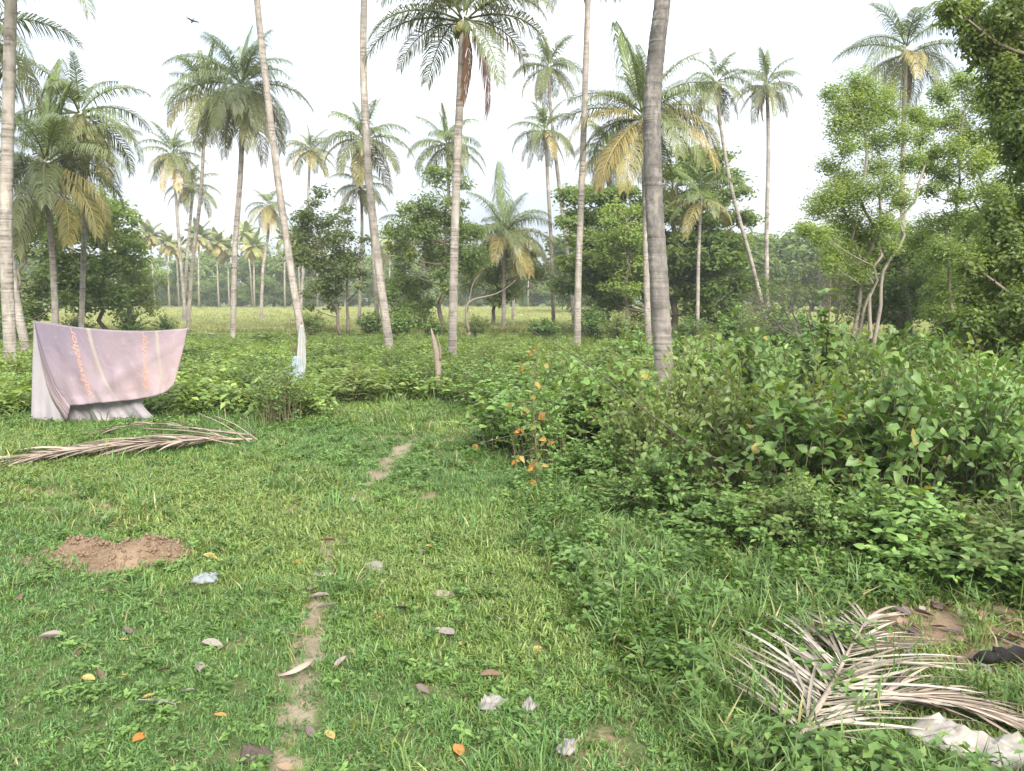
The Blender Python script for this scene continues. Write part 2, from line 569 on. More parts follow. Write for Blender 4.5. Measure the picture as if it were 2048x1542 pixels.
M_GROUND, nd, lk, out = nodes_of('grassy_ground')
vec = coords(nd, lk, 'Object')
a_soil = nd.new('ShaderNodeAttribute')
a_soil.attribute_name = 'soil'
n1 = noise(nd, lk, 3.0, 8, 0.65, vec)
n2 = noise(nd, lk, 34.0, 5, 0.7, vec)
turf = ramp(nd, lk, n1, 0.3, 0.7, (0.055, 0.075, 0.025), (0.10, 0.115, 0.045))
soil = ramp(nd, lk, n1, 0.32, 0.66, (0.115, 0.075, 0.047), (0.21, 0.148, 0.095))
soil = mixc(nd, lk, soil, (0.28, 0.215, 0.15), ramp(nd, lk, n2, 0.5, 0.75, (0, 0, 0), (0.7, 0.7, 0.7)))
a_path = nd.new('ShaderNodeAttribute')
a_path.attribute_name = 'path'
dust = ramp(nd, lk, n1, 0.32, 0.66, (0.155, 0.12, 0.082), (0.26, 0.21, 0.15))
dust = mixc(nd, lk, dust, (0.13, 0.12, 0.06), ramp(nd, lk, n2, 0.45, 0.7, (0, 0, 0), (0.8, 0.8, 0.8)))
soil = mixc(nd, lk, soil, dust, a_path.outputs['Fac'])
add = nd.new('ShaderNodeMath')
add.operation = 'ADD'
lk.new(a_soil.outputs['Fac'], add.inputs[0])
sub = nd.new('ShaderNodeMath')
sub.operation = 'MULTIPLY_ADD'
sub.inputs[1].default_value = 0.6
sub.inputs[2].default_value = -0.3
lk.new(n2, sub.inputs[0])
lk.new(sub.outputs[0], add.inputs[1])
col = mixc(nd, lk, turf, soil, ramp(nd, lk, add.outputs[0], 0.25, 0.5))
p = nd.new('ShaderNodeBsdfPrincipled')
p.inputs['Roughness'].default_value = 0.95
p.inputs['Specular IOR Level'].default_value = 0.1
lk.new(col, p.inputs['Base Color'])
b = nd.new('ShaderNodeBump')
b.inputs['Strength'].default_value = 0.7
b.inputs['Distance'].default_value = 0.03
lk.new(n2, b.inputs['Height'])
lk.new(b.outputs[0], p.inputs['Normal'])
lk.new(p.outputs[0], out.inputs['Surface'])

gm = g.mesh('ground', M_GROUND, smooth=True)
pa = gm.attributes.new('path', 'FLOAT', 'POINT')
pa.data.foreach_set('value', np.clip(1.6 - path_dist(GX, GY) / 0.3, 0, 1).ravel().astype(np.float32))
sa = gm.attributes.new('soil', 'FLOAT', 'POINT')
sa.data.foreach_set('value', soil_mask(GX, GY).ravel().astype(np.float32))
tag(new_obj('ground', gm), 'grassy ground with a narrow worn earth path', 'ground', kind='structure')

# rice field: a sheet just above the ground with small dykes between plots
FX = np.linspace(-190, 190, 140)
FY = np.concatenate([np.linspace(0, 1, 60)])
g = Geo()
fx, ft = np.meshgrid(FX, FY)
near_edge = 50 + 3 * vnoise(fx * 0.08, fx * 0, 41, 3)
fy = near_edge + (186 + 4 * vnoise(fx * 0.05, fx * 0, 42, 3) - near_edge) * ft
fz = 0.03 + 0.03 * vnoise(fx * 0.3, fy * 0.3, 43, 3)
nx, ny = len(FX), len(FY)
ii = (np.arange(ny - 1)[:, None] * nx + np.arange(nx - 1)[None, :]).ravel()
g.add(np.stack([fx.ravel(), fy.ravel(), fz.ravel()], 1), None, np.stack([ii, ii + 1, ii + nx + 1, ii + nx], 1))
M_FIELD, nd, lk, out = nodes_of('rice_field')
vec = coords(nd, lk, 'Object', (0.02, 0.11, 1))
n1 = noise(nd, lk, 1.0, 5, 0.6, vec)
n2 = noise(nd, lk, 2.0, 6, 0.7, coords(nd, lk, 'Object'))
col = ramp(nd, lk, n1, 0.35, 0.65, (0.22, 0.25, 0.085), (0.35, 0.335, 0.14))
col = mixc(nd, lk, col, (0.13, 0.17, 0.04), ramp(nd, lk, n2, 0.5, 0.75, (0, 0, 0), (0.7, 0.7, 0.7)))
p = nd.new('ShaderNodeBsdfPrincipled')
p.inputs['Roughness'].default_value = 0.9
p.inputs['Specular IOR Level'].default_value = 0.1
lk.new(col, p.inputs['Base Color'])
b = nd.new('ShaderNodeBump')
b.inputs['Strength'].default_value = 1.0
b.inputs['Distance'].default_value = 0.2
lk.new(n2, b.inputs['Height'])
lk.new(b.outputs[0], p.inputs['Normal'])
lk.new(p.outputs[0], out.inputs['Surface'])
tag(new_obj('rice_field', g.mesh('rice_field', M_FIELD, smooth=True)), 'flat yellow green rice field beyond the palms', 'field', kind='structure')

# ------------------------------------------------------------------ scatter of uncountable growth
SRC = {}


def scatter(name, pts, scale, idx, meshes, label, cat, rng, tilt=0.15):
    """one object whose points carry copies of small plant meshes"""
    n = len(pts)
    key = tuple(m.name for m in meshes)
    if key not in SRC:
        c = bpy.data.collections.new(name + '_plants')
        for k, m in enumerate(meshes):
            c.objects.link(bpy.data.objects.new('%s_%02d' % (name, k), m))
        SRC[key] = c
    c = SRC[key]
    me = bpy.data.meshes.new(name)
    me.vertices.add(n)
    me.vertices.foreach_set('co', np.asarray(pts, np.float32).ravel())
    a = me.attributes.new('rot', 'FLOAT_VECTOR', 'POINT')
    rot = np.c_[rng.normal(0, tilt, n), rng.normal(0, tilt, n), rng.uniform(0, 6.283, n)]
    a.data.foreach_set('vector', rot.astype(np.float32).ravel())
    a = me.attributes.new('scl', 'FLOAT', 'POINT')
    a.data.foreach_set('value', np.asarray(scale, np.float32))
    a = me.attributes.new('idx', 'INT', 'POINT')
    a.data.foreach_set('value', np.asarray(idx, np.int32))
    o = new_obj(name, me)
    ng = bpy.data.node_groups.new(name + '_scatter', 'GeometryNodeTree')
    ng.interface.new_socket('Geometry', in_out='INPUT', socket_type='NodeSocketGeometry')
    ng.interface.new_socket('Geometry', in_out='OUTPUT', socket_type='NodeSocketGeometry')
    N, L = ng.nodes, ng.links
    gi, go = N.new('NodeGroupInput'), N.new('NodeGroupOutput')
    ci = N.new('GeometryNodeCollectionInfo')
    ci.inputs['Collection'].default_value = c
    ci.inputs['Separate Children'].default_value = True
    ci.inputs['Reset Children'].default_value = True
    ip = N.new('GeometryNodeInstanceOnPoints')
    ip.inputs['Pick Instance'].default_value = True

    def named(nm, typ):
        q = N.new('GeometryNodeInputNamedAttribute')
        q.data_type = typ
        q.inputs['Name'].default_value = nm
        return q.outputs['Attribute']
    e2r = N.new('FunctionNodeEulerToRotation')
    L.new(named('rot', 'FLOAT_VECTOR'), e2r.inputs[0])
    L.new(gi.outputs[0], ip.inputs['Points'])
    L.new(ci.outputs[0], ip.inputs['Instance'])
    L.new(e2r.outputs[0], ip.inputs['Rotation'])
    L.new(named('scl', 'FLOAT'), ip.inputs['Scale'])
    L.new(named('idx', 'INT'), ip.inputs['Instance Index'])
    L.new(ip.outputs[0], go.inputs[0])
    md = o.modifiers.new('scatter', 'NODES')
    md.node_group = ng
    return tag(o, label, cat, kind='stuff')


def blades(seed, n, rad, h0, h1, w, mat, lean=0.5, dry=0.02, name='grass'):
    r = np.random.RandomState(seed)
    g = Geo()
    a = r.uniform(0, 6.283, n)
    q = rad * np.sqrt(r.uniform(0, 1, n))
    P = np.c_[q * np.cos(a), q * np.sin(a), np.full(n, -0.01)]
    az = r.uniform(0, 6.283, n)
    ln = r.uniform(0.1, lean, n)
    H = r.uniform(h0, h1, n)
    D = np.c_[np.cos(az) * ln, np.sin(az) * ln, np.ones(n)]
    D /= np.linalg.norm(D, axis=1)[:, None]
    S = np.c_[-np.sin(az), np.cos(az), np.zeros(n)]
    D2 = D + np.c_[np.cos(az), np.sin(az), -0.5 * np.ones(n)] * r.uniform(0.3, 1.3, n)[:, None]
    D2 /= np.linalg.norm(D2, axis=1)[:, None]
    M = P + D * (H * 0.55)[:, None]
    T = M + D2 * (H * 0.5)[:, None]
    W = w * r.uniform(0.7, 1.3, n)[:, None]
    V = np.stack([P - S * W / 2, P + S * W / 2, M + S * W / 2, M - S * W / 2, T], 1).reshape(-1, 3)
    bi = np.arange(n)[:, None] * 5
    t = np.clip(r.normal(0.45, 0.2, n), 0, 0.9)
    t[r.uniform(0, 1, n) < dry] = 1.0
    g.add(V, bi + np.array([3, 2, 4]), None, t)
    g.add(V, None, bi + np.array([0, 1, 2, 3]), t)
    return g.mesh(name, mat)


def rosette(seed, n, rad, h, ll, mat, name='weed'):
    r = np.random.RandomState(seed)
    g = Geo()
    P, D = [], []
    ns = max(3, n // 5)
    for s in range(ns):
        az = r.uniform(0, 6.283)
        hh = h * r.uniform(0.5, 1.1)
        out_ = rad * r.uniform(0.2, 1.0)
        tip = np.array([math.cos(az) * out_, math.sin(az) * out_, hh])
        for k in range(5):
            t = 0.3 + 0.7 * k / 4
            P.append(tip * [t, t, t ** 0.8])
            a2 = az + k * 2.4 + r.normal(0, 0.4)
            D.append([math.cos(a2), math.sin(a2), r.uniform(-0.1, 0.5)])
    P, D = np.array(P), np.array(D)
    N = np.c_[r.normal(0, 0.35, len(P)), r.normal(0, 0.35, len(P)), np.ones(len(P))]
    g.leaves(P, D, N, ll * r.uniform(0.6, 1.2, len(P)), ll * 0.55 * r.uniform(0.8, 1.1, len(P)), np.clip(r.normal(0.5, 0.25, len(P)), 0, 1), 0.15, 0.15)
    return g.mesh(name, mat)


rng = np.random.RandomState(7)
M_GRASS_B = leaf_mat('yellowish_grass_blade', [(0.0, (0.11, 0.165, 0.04)), (0.55, (0.17, 0.235, 0.06)), (0.9, (0.24, 0.29, 0.09)), (1.0, (0.38, 0.32, 0.17))], trans=0.3)
M_GRASS_C = leaf_mat('bluish_grass_blade', [(0.0, (0.06, 0.12, 0.032)), (0.55, (0.10, 0.19, 0.05)), (0.9, (0.14, 0.235, 0.07)), (1.0, (0.30, 0.26, 0.13))], trans=0.3)
short = [blades(100 + k, 30, 0.085, 0.03, 0.085, 0.0075, [M_GRASS, M_GRASS, M_GRASS_B, M_GRASS_B, M_GRASS_C, M_GRASS_C][k], lean=1.0, name='short_grass') for k in range(6)]
short += [blades(110 + k, 22, 0.09, 0.09, 0.2, 0.008, [M_GRASS_B, M_GRASS_C][k], lean=1.1, dry=0.05, name='short_grass') for k in range(2)]
weeds = [rosette(200 + k, 20, 0.07, 0.055, 0.035, M_WEED, 'creeping_weed') for k in range(4)]
tall = [blades(300 + k, 26, 0.12, 0.18, 0.42, 0.012, M_TALL, lean=0.8, dry=0.12, name='tall_grass') for k in range(4)]
bigweeds = [rosette(400 + k, 45, 0.22, 0.26, 0.075, M_WEED, 'leafy_weed') for k in range(5)]
brush = [rosette(450 + k, 45, 0.22, 0.26, 0.085, M_BRUSH, 'brush_weed') for k in range(5)]
rice = [blades(500 + k, 46, 0.5, 0.35, 0.7, 0.035, M_RICE, lean=0.6, name='rice_clump') for k in range(3)]


def thicket_front(x):
    """ground distance of the thicket's front edge for x to the right of the path"""
    px = np.array([-9.0, 0.10, 1.2, 1.9, 2.7, 3.6, 4.5, 7.0, 14.0])
    py = np.array([99.0, 10.5, 9.0, 7.6, 6.9, 6.45, 6.0, 5.4, 4.6])
    return np.interp(x, px, py)


n = 46000
Y = rng.uniform(1.6, 17.5, n)
X = rng.uniform(-0.92, 0.92, n) * (Y + 2.6)
keep = (rng.uniform(0, 1, n) > soil_mask(X, Y) * 1.1) & (Y < thicket_front(X) + np.where(X > 2.4, 2.4, 1.9))
X, Y = X[keep], Y[keep]
Z = ground_z(X, Y)
patch = vnoise(X * 0.9, Y * 0.9, 51, 3)
sc = (0.8 + 0.05 * Y) * rng.uniform(0.7, 1.3, len(X)) * (1 + 0.25 * patch)
pick = patch * 1.6 + rng.normal(0, 0.45, len(X))
gi_ = np.where(pick > 0.35, 2, np.where(pick < -0.3, 4, 0)) + rng.randint(0, 2, len(X))
tuft = (vnoise(X * 2.1, Y * 2.1, 52, 3) + rng.normal(0, 0.35, len(X)) > 0.75) & (rng.uniform(0, 1, len(X)) < 0.35)
gi_ = np.where(tuft, 6 + rng.randint(0, 2, len(X)), gi_)
scatter('short_grass', np.c_[X, Y, Z], sc, gi_, short, 'short green grass growing over the open ground', 'grass', rng)
n = 11500
Y = rng.uniform(1.6, 18.0, n)
X = rng.uniform(-0.92, 0.92, n) * (Y + 2.6)
keep = (rng.uniform(0, 1, n) > soil_mask(X, Y) * 1.6) & (Y < thicket_front(X) + np.where(X > 2.4, 2.4, 1.9)) & (vnoise(X * 1.3, Y * 1.3, 61, 3) + rng.normal(0, 0.4, n) > -0.1)
X, Y = X[keep], Y[keep]
scatter('creeping_weeds', np.c_[X, Y, ground_z(X, Y)], (0.85 + 0.07 * Y) * rng.uniform(0.6, 1.4, len(X)), rng.randint(0, 4, len(X)), weeds,
        'small creeping broad leaved weeds among the short grass', 'weeds', rng)
# crumbs of dug earth round the hole
def clod(seed):
    r = np.random.RandomState(seed)
    g = Geo()
    ph, th = np.linspace(0.2, 2.94, 5), np.arange(7) / 7 * 6.283
    V = [[math.sin(a) * math.cos(b_) * 0.02, math.sin(a) * math.sin(b_) * 0.02, math.cos(a) * 0.014] for a in ph for b_ in th]
    V = np.array(V) * (1 + r.uniform(-0.3, 0.3, (35, 1)))
    V = np.concatenate([V, [[0, 0, 0.014], [0, 0, -0.014]]])
    Q = [[i * 7 + j, i * 7 + (j + 1) % 7, (i + 1) * 7 + (j + 1) % 7, (i + 1) * 7 + j] for i in range(4) for j in range(7)]
    T_ = [[35, j, (j + 1) % 7] for j in range(7)] + [[36, 28 + (j + 1) % 7, 28 + j] for j in range(7)]
    g.add(V, T_, Q)
    return g.mesh('soil_clod', M_SOIL)


M_SOIL = plain_mat('dug_soil', (0.115, 0.075, 0.047), (0.21, 0.148, 0.095), scale=30)
n = 900
a_, q_ = rng.uniform(0, 6.283, n), np.sqrt(rng.uniform(0, 1, n))
X, Y = MOUND_C[0] + 0.85 * q_ * np.cos(a_), MOUND_C[1] + 0.45 * q_ * np.sin(a_)
keep = soil_mask(X, Y) > 0.3
X, Y = X[keep], Y[keep]
scatter('soil_clods', np.c_[X, Y, ground_z(X, Y) + 0.004], rng.uniform(0.25, 1.0, len(X)) ** 1.5 * 1.2, rng.randint(0, 3, len(X)), [clod(k) for k in range(3)],
        'crumbs of brown earth scattered over the dug soil heap', 'soil crumbs', rng, 0.5)
# rank grass and weeds in front of the thicket
n = 6800
X = rng.uniform(0.1, 8.0, n)
Y = rng.uniform(1.6, 9.8, n)
tf = thicket_front(X)
lo = np.interp(X, [0.1, 0.5, 1.2, 2.0, 3.0, 6], [8.6, 5.2, 3.2, 2.2, 1.6, 1.6])
keep = (Y < tf + 0.4) & (Y > lo) & (np.abs(X) < 0.9 * (Y + 2.2)) & (rng.uniform(0, 1, n) > soil_mask(X, Y) * 1.3) & (rng.uniform(0, 1, n) < 0.35 + 0.65 * np.clip((Y - lo) / 1.5, 0, 1))
keep &= ~((ell(X, Y, ground_at(1720, 1390), 1.0, 0.8) < 1) & (rng.uniform(0, 1, n) < 0.82))
keep &= ell(X, Y, ground_at(1950, 1500), 0.5, 0.28) > 1
X, Y = X[keep], Y[keep]
h = int(len(X) * 0.6)
scatter('rank_grass', np.c_[X[:h], Y[:h], ground_z(X[:h], Y[:h])], rng.uniform(0.5, 1.0, h), rng.randint(0, 4, h), tall,
        'rank knee high grass in front of the dense thicket', 'grass', rng, 0.25)
scatter('leafy_weeds', np.c_[X[h:], Y[h:], ground_z(X[h:], Y[h:])], rng.uniform(0.5, 1.15, len(X) - h), rng.randint(0, 5, len(X) - h), bigweeds,
        'leafy green weeds growing in front of the dense thicket', 'weeds', rng, 0.2)
# undergrowth of the grove floor out to the field
n = 10500
Y = 13.0 + 38.0 * rng.uniform(0, 1, n) ** 1.2
X = rng.uniform(-0.9, 0.9, n) * Y
lane = np.interp(Y, [12, 16, 22, 30], [0.0, 1.0, 1.0, 1.0])
px_ = 1024 + X / Y * FPX
open_lane = ((px_ > 640) & (px_ < 960) & (Y < 17.5)) | ((np.abs(px_ - 588) < 30) & (Y > 17.5) & (Y < 21.2))
keep = (Y > 15.0 + 0.8 * vnoise(X, X * 0, 71, 2)) & ~open_lane
keep &= ~((px_ < 420) & (Y < 15.2))
X, Y = X[keep], Y[keep]
scatter('undergrowth', np.c_[X, Y, ground_z(X, Y)], rng.uniform(0.9, 2.0, len(X)) * np.clip(1.3 - (Y - 18) / 40, 0.5, 1.3), rng.randint(0, 5, len(X)), brush,
        'low green undergrowth covering the palm grove floor', 'undergrowth', rng, 0.2)
n = 2600
Y = rng.uniform(14, 50, n)
X = rng.uniform(-0.9, 0.9, n) * Y
scatter('grove_grass', np.c_[X, Y, ground_z(X, Y)], rng.uniform(0.7, 1.3, n), rng.randint(0, 4, n), tall,
        'long grass between the weeds under the palms', 'grass', rng, 0.25)
n = 26000
Y = 52.0 + 130.0 * rng.uniform(0, 1, n) ** 1.3
X = rng.uniform(-0.72, 0.72, n) * Y
scatter('rice_plants', np.c_[X, Y, np.full(n, 0.03)], rng.uniform(0.5, 0.95, n), rng.randint(0, 3, n), rice,
        'yellowing rice plants standing in the flat field', 'rice', rng, 0.1)

# ------------------------------------------------------------------ coconut palms
def frond_mesh(seed, e0, droop, nl, wid, collapse=0.0, name='frond'):
    """unit frond (rachis length 1) leaving the origin along +X at elevation e0, bending down by droop degrees"""
    r = np.random.RandomState(seed)
    g = Geo()
    ns = 15
    t = np.linspace(0, 1, ns)
    e = np.radians(e0 - droop * t ** 1.35)
    d = np.stack([np.cos(e), 0.06 * np.sin(t * 3 + seed) * t, np.sin(e)], 1)
    pts = np.vstack([[0, 0, 0], np.cumsum((d[1:] + d[:-1]) / 2, 0) / (ns - 1)])
    g.tube(pts, 0.0125 * (1 - 0.85 * t), 4, 0.75, False)
    tt = np.linspace(0.14, 0.995, nl)
    prof = np.interp(tt, [0.1, 0.22, 0.45, 0.75, 1.0], [0.18, 0.27, 0.29, 0.22, 0.11])
    for s in (-1, 1):
        k = tt + r.normal(0, 0.004, nl)
        P = np.stack([np.interp(k, t, pts[:, c]) for c in range(3)], 1)
        F = np.stack([np.interp(k, t, d[:, c]) for c in range(3)], 1)
        F /= np.linalg.norm(F, axis=1)[:, None]
        S = np.tile([0, float(s), 0], (nl, 1))
        U = np.cross(F, S) * s
        U *= np.sign(U[:, 2:3] + 1e-6)
        fw = np.interp(k, [0, 0.5, 1.0], [0.35, 0.65, 1.2])[:, None] + r.normal(0, 0.14, (nl, 1)) + collapse * 1.5
        D1 = S * (1 - 0.55 * collapse) + F * fw + U * (0.25 * (1 - collapse)) + r.normal(0, 0.07, (nl, 3))
        D1 /= np.linalg.norm(D1, axis=1)[:, None]
        gr = (0.75 + 0.75 * r.uniform(0, 1, (nl, 1)) + 0.7 * collapse)
        D2 = D1 + np.array([0, 0, -1.0]) * gr
        D2 /= np.linalg.norm(D2, axis=1)[:, None]
        D3 = D2 + np.array([0, 0, -1.0]) * gr * 0.9
        D3 /= np.linalg.norm(D3, axis=1)[:, None]
        Ln = (prof * r.uniform(0.85, 1.12, nl))[:, None]
        W = (wid * np.interp(tt, [0, 0.3, 1], [0.8, 1, 0.55]))[:, None]
        WS = np.cross(D1, U)
        WS /= np.linalg.norm(WS, axis=1)[:, None] + 1e-9
        A = P + D1 * Ln * 0.4
        B = A + D2 * Ln * 0.35
        C = B + D3 * Ln * 0.3
        V = np.stack([P - WS * W * 0.35, P + WS * W * 0.35, A + WS * W * 0.5, A - WS * W * 0.5, B + WS * W * 0.35, B - WS * W * 0.35, C], 1).reshape(-1, 3)
        bi = np.arange(nl)[:, None] * 7
        tn = np.clip(r.normal(0.5, 0.18, nl) + 0.15 * (tt - 0.5), 0, 1)
        miss = r.uniform(0, 1, nl) > 0.04
        g.add(V, (bi + np.array([5, 4, 6]))[miss], None, tn[miss])
        g.add(V, None, np.concatenate([(bi + np.array([0, 1, 2, 3]))[miss], (bi + np.array([3, 2, 4, 5]))[miss]]), np.concatenate([tn[miss], tn[miss]]))
    return g.mesh(name, M_FROND)


ELEV = [(84, 22), (68, 52), (50, 75), (33, 88), (15, 92), (-6, 78), (-28, 55), (-55, 28)]
FRONDS = {lod: [[frond_mesh(1000 + 37 * i + v, e, dr * (0.9 + 0.2 * v), nl, w, 0.45 if e > 80 else 0.0) for v in range(2)] for i, (e, dr) in enumerate(ELEV)]
          for lod, nl, w in (('near', 92, 0.0095), ('far', 56, 0.0155))}
DEAD = [frond_mesh(2000 + v, -42, 45, 44, 0.012, 0.75, 'dead_frond') for v in range(2)]
C_YOUNG, C_GREEN, C_OLIVE, C_GOLD, C_BROWN, C_RED = (0.135, 0.185, 0.05), (0.14, 0.168, 0.062), (0.20, 0.205, 0.08), (0.37, 0.29, 0.11), (0.30, 0.19, 0.10), (0.23, 0.12, 0.085)


def mixcol(a, b, f):
    return tuple(x * (1 - f) + y * f for x, y in zip(a, b))


def coconut_mesh():
    g = Geo()
    nr, ns = 7, 9
    ph = np.linspace(0, math.pi, nr)
    V = [[0.11 * math.sin(q) * (1 + 0.06 * math.cos(3 * a)) * math.cos(a), 0.11 * math.sin(q) * (1 + 0.06 * math.cos(3 * a)) * math.sin(a), 0.145 * math.cos(q) - 0.02 * math.sin(q)]
         for q in ph for a in np.arange(ns) / ns * 6.283]
    Q = [[i * ns + j, i * ns + (j + 1) % ns, (i + 1) * ns + (j + 1) % ns, (i + 1) * ns + j] for i in range(nr - 1) for j in range(ns)]
    g.add(V, None, Q)
    return g.mesh('coconut', M_HUSK, True)


NUT = coconut_mesh()


def trunk_part(root, P, r0, r1, mat, sides=12, seed=0, rings=True):
    base = np.array(root.location)
    ln = np.linalg.norm(np.diff(P, axis=0), axis=1).sum()
    n = int(np.clip(ln / (0.09 if rings else 0.5), 12, 130))
    S = spline(P, n)
    t = np.linspace(0, 1, n)
    rad = r0 * (1 - t) + r1 * t
    rad = rad * (1 + 0.35 * np.exp(-t * ln / 0.35))
    if rings:
        rr = np.random.RandomState(seed)
        rad = rad * (1 + np.where(np.arange(n) % 2 == 0, 0.028, -0.012) + rr.normal(0, 0.012, n))
    g = Geo()
    g.tube(S - base, rad, sides)
    return new_obj('trunk', g.mesh('palm_trunk', mat, smooth=True), root)


def palm(label, d, pts, w, L, n=20, seed=0, gold=0.3, emin=40, extra=(), nuts=5, lod='far', mat=None, dead=0, generic=True, top=None, group=None, dd=0.0, emax=84, wk=0.66, lk_=0.86, hang=(), fs=1.0):
    """pts: photograph pixels of the trunk from the lowest seen point to the crown, all d metres away"""
    rs = np.random.RandomState(seed + 5)
    L = L * lk_ * fs
    extra = [(q[0], q[1], q[2] * fs, q[3]) for q in extra]
    hang = [(q[0], q[1], q[2] * fs) for q in hang]
    gold = gold * 0.7
    W = [at(x, y, d + dd * i / max(1, len(pts) - 1)) for i, (x, y) in enumerate(pts)]
    lo, nxt = W[0], W[1]
    k = (lo[2] + 0.1) / max(0.3, (nxt[2] - lo[2]))
    base = np.array([lo[0] - (nxt[0] - lo[0]) * k * 0.8, d, 0.0])
    base[2] = float(ground_z(base[0], base[1])) - 0.05
    P = [base] + W
    if top is not None:
        P.append(at(top[0], top[1], d + dd))
    P = np.array(P)
    root = empty('coconut_palm', base, label, 'palm tree', group)
    trunk_part(root, P, wk * w[0] / FPX * d / 2, wk * w[1] / FPX * d / 2, mat or M_TRUNK, 14 if lod == 'near' else 9, seed, rings=d < 40)
    c = P[-1] - base
    crown = []
    if generic:
        az = rs.uniform(0, 360)
        n = int(n * 1.08)
        for i in range(n):
            f = (i + 0.5) / n
            e = emax - (emax + emin) * f ** 0.92 + rs.normal(0, 5)
            az += 137.5 + rs.normal(0, 9)
            age = f
            colr = mixcol(C_YOUNG, C_GREEN, min(1, age * 2)) if age < 0.5 else mixcol(C_GREEN, C_OLIVE, (age - 0.5) * 2)
            if age > 0.55 and rs.uniform() < gold:
                colr = mixcol(colr, C_GOLD, rs.uniform(0.25, 0.8))
            ln = L * (0.72 + 0.28 * min(1, f * 3.0)) * rs.uniform(0.9, 1.08)
            crown.append((az, e, ln, colr))
    for q in extra:
        crown.append(q)
    for az, e, ln, colr in crown:
        ei = int(np.argmin([abs(e - x[0]) for x in ELEV]))
        me = FRONDS[lod][ei][rs.randint(2)]
        a = math.radians(az)
        res = math.radians(float(np.clip(ELEV[ei][0] - e, -9, 9)))
        off = np.array([math.cos(a), math.sin(a), 0]) * 0.10 + np.array([0, 0, rs.uniform(-0.12, 0.12) + 0.3 * (e > 40)])
        new_obj('frond', me, root, c + off, (rs.normal(0, 0.12), res, a), float(ln), colr)
    for i in range(dead):
        a = rs.uniform(0, 6.283)
        new_obj('dead_frond', DEAD[i % 2], root, c + np.array([0, 0, -0.2]), (0, math.radians(rs.uniform(5, 32)), a), float(L * rs.uniform(0.6, 0.85)), mixcol(C_BROWN, C_RED, rs.uniform(0, 1)))
    for i, (az, tilt, ln) in enumerate(hang):
        new_obj('dead_frond', DEAD[i % 2], root, c + np.array([0.1 * math.cos(math.radians(az)), 0.1 * math.sin(math.radians(az)), 0.05]), (0, math.radians(tilt), math.radians(az)), float(ln), mixcol(C_RED, C_BROWN, 0.3 * i))
    for i in range(nuts):
        a = rs.uniform(0, 6.283)
        new_obj('coconut', NUT, root, c + np.array([math.cos(a) * 0.24, math.sin(a) * 0.24, -0.25 - 0.2 * rs.uniform()]), (rs.normal(0, 0.3), rs.normal(0, 0.3), a), float(rs.uniform(0.9, 1.15)))
    return root


G_ = C_GREEN
O_ = C_OLIVE
palm('tall coconut palm with pale trunk at the left of the hanging cloth', 22, [(20, 690), (12, 480), (16, 250), (22, 0), (27, -150)], (36, 30), 2.9, 11, 1, 0.3, -22, lod='near',
     extra=[(-12, -28, 2.5, O_), (-60, -28, 2.5, mixcol(O_, C_GOLD, 0.3)), (190, -28, 2.8, G_)], fs=1.29)
palm('coconut palm with leaning trunk close beside the tall pale trunk', 27, [(48, 680), (30, 590), (14, 480), (-30, 250), (-75, 60)], (27, 22), 4.0, 20, 2, 0.3, 40)
palm('bushy coconut palm with dark trunk top and drooping crown above the hanging cloth', 34, [(112, 650), (104, 500), (96, 400), (93, 330)], (20, 16), 4.9, 26, 3, 0.32, 62, nuts=6, lod='near',
     extra=[(100, 84, 4.6, C_YOUNG), (60, 84, 4.4, C_YOUNG), (15, 50, 4.1, G_), (-5, -6, 3.8, mixcol(O_, C_GOLD, 0.5)), (185, -6, 4, O_), (350, -28, 3.2, mixcol(O_, C_GOLD, 0.35))])
palm('coconut palm with pale trunk and golden skirt beside the bushy palm', 37, [(163, 650), (167, 520), (168, 400), (160, 230)], (17, 13), 4.3, 22, 4, 0.7, 70, dead=3)
palm('slender coconut palm with forking twin trunk and gold lower fronds by the field', 66, [(372, 645), (358, 480), (348, 340), (345, 308)], (10, 7), 3.7, 20, 5, 0.5, 45, extra=[(290, -55, 3.6, C_GOLD), (250, -55, 3.4, C_GOLD)])
palm('shorter slender coconut palm leaning against its forked neighbour', 68, [(366, 645), (374, 520), (384, 400), (383, 374)], (10, 7), 3.2, 18, 6, 0.5, 45)
palm('grey coconut palm trunk leaning towards the heavy drooping crown', 52, [(376, 650), (386, 520), (402, 380), (412, 190)], (13, 9), 4.2, 20, 7, 0.3, 40)
palm('large coconut palm with heavy drooping crown standing at the field edge', 45, [(466, 668), (470, 500), (482, 330), (484, 175)], (19, 13), 4.9, 32, 8, 0.3, 66, lod='near', nuts=8, dead=1)
palm('tall leaning coconut palm trunk behind the white rag', 36, [(600, 650), (582, 540), (556, 360), (528, 130), (514, 0), (495, -210)], (25, 15), 4.0, 20, 9, 0.3, 35, lod='near', fs=1.2)
palm('small coconut palm with golden lower fronds alone in the field', 76, [(522, 645), (526, 540), (536, 470), (538, 412)], (11, 7), 3.0, 18, 10, 0.7, 55, extra=[(270, -55, 2.9, C_GOLD), (300, -55, 2.7, C_GOLD)])
palm('coconut palm with open star shaped crown beside the airy sapling', 75, [(600, 640), (608, 520), (616, 400), (620, 302)], (10, 7), 3.6, 19, 11, 0.4, 45)
palm('yellowing coconut palm half hidden behind a curved pale trunk', 56, [(755, 655), (748, 520), (738, 400), (728, 280)], (16, 10), 4.5, 22, 12, 0.75, 48, dead=1)
palm('small coconut palm with narrow trunk below the yellowing crown', 58, [(718, 650), (722, 540), (724, 450), (722, 376)], (11, 8), 2.9, 17, 13, 0.5, 55, dead=2)
palm('tall coconut palm with smooth curved pale trunk', 34, [(775, 665), (758, 540), (738, 360), (727, 150), (728, 0), (734, -250)], (28, 17), 4.2, 20, 14, 0.3, 30, lod='near', fs=1.2)
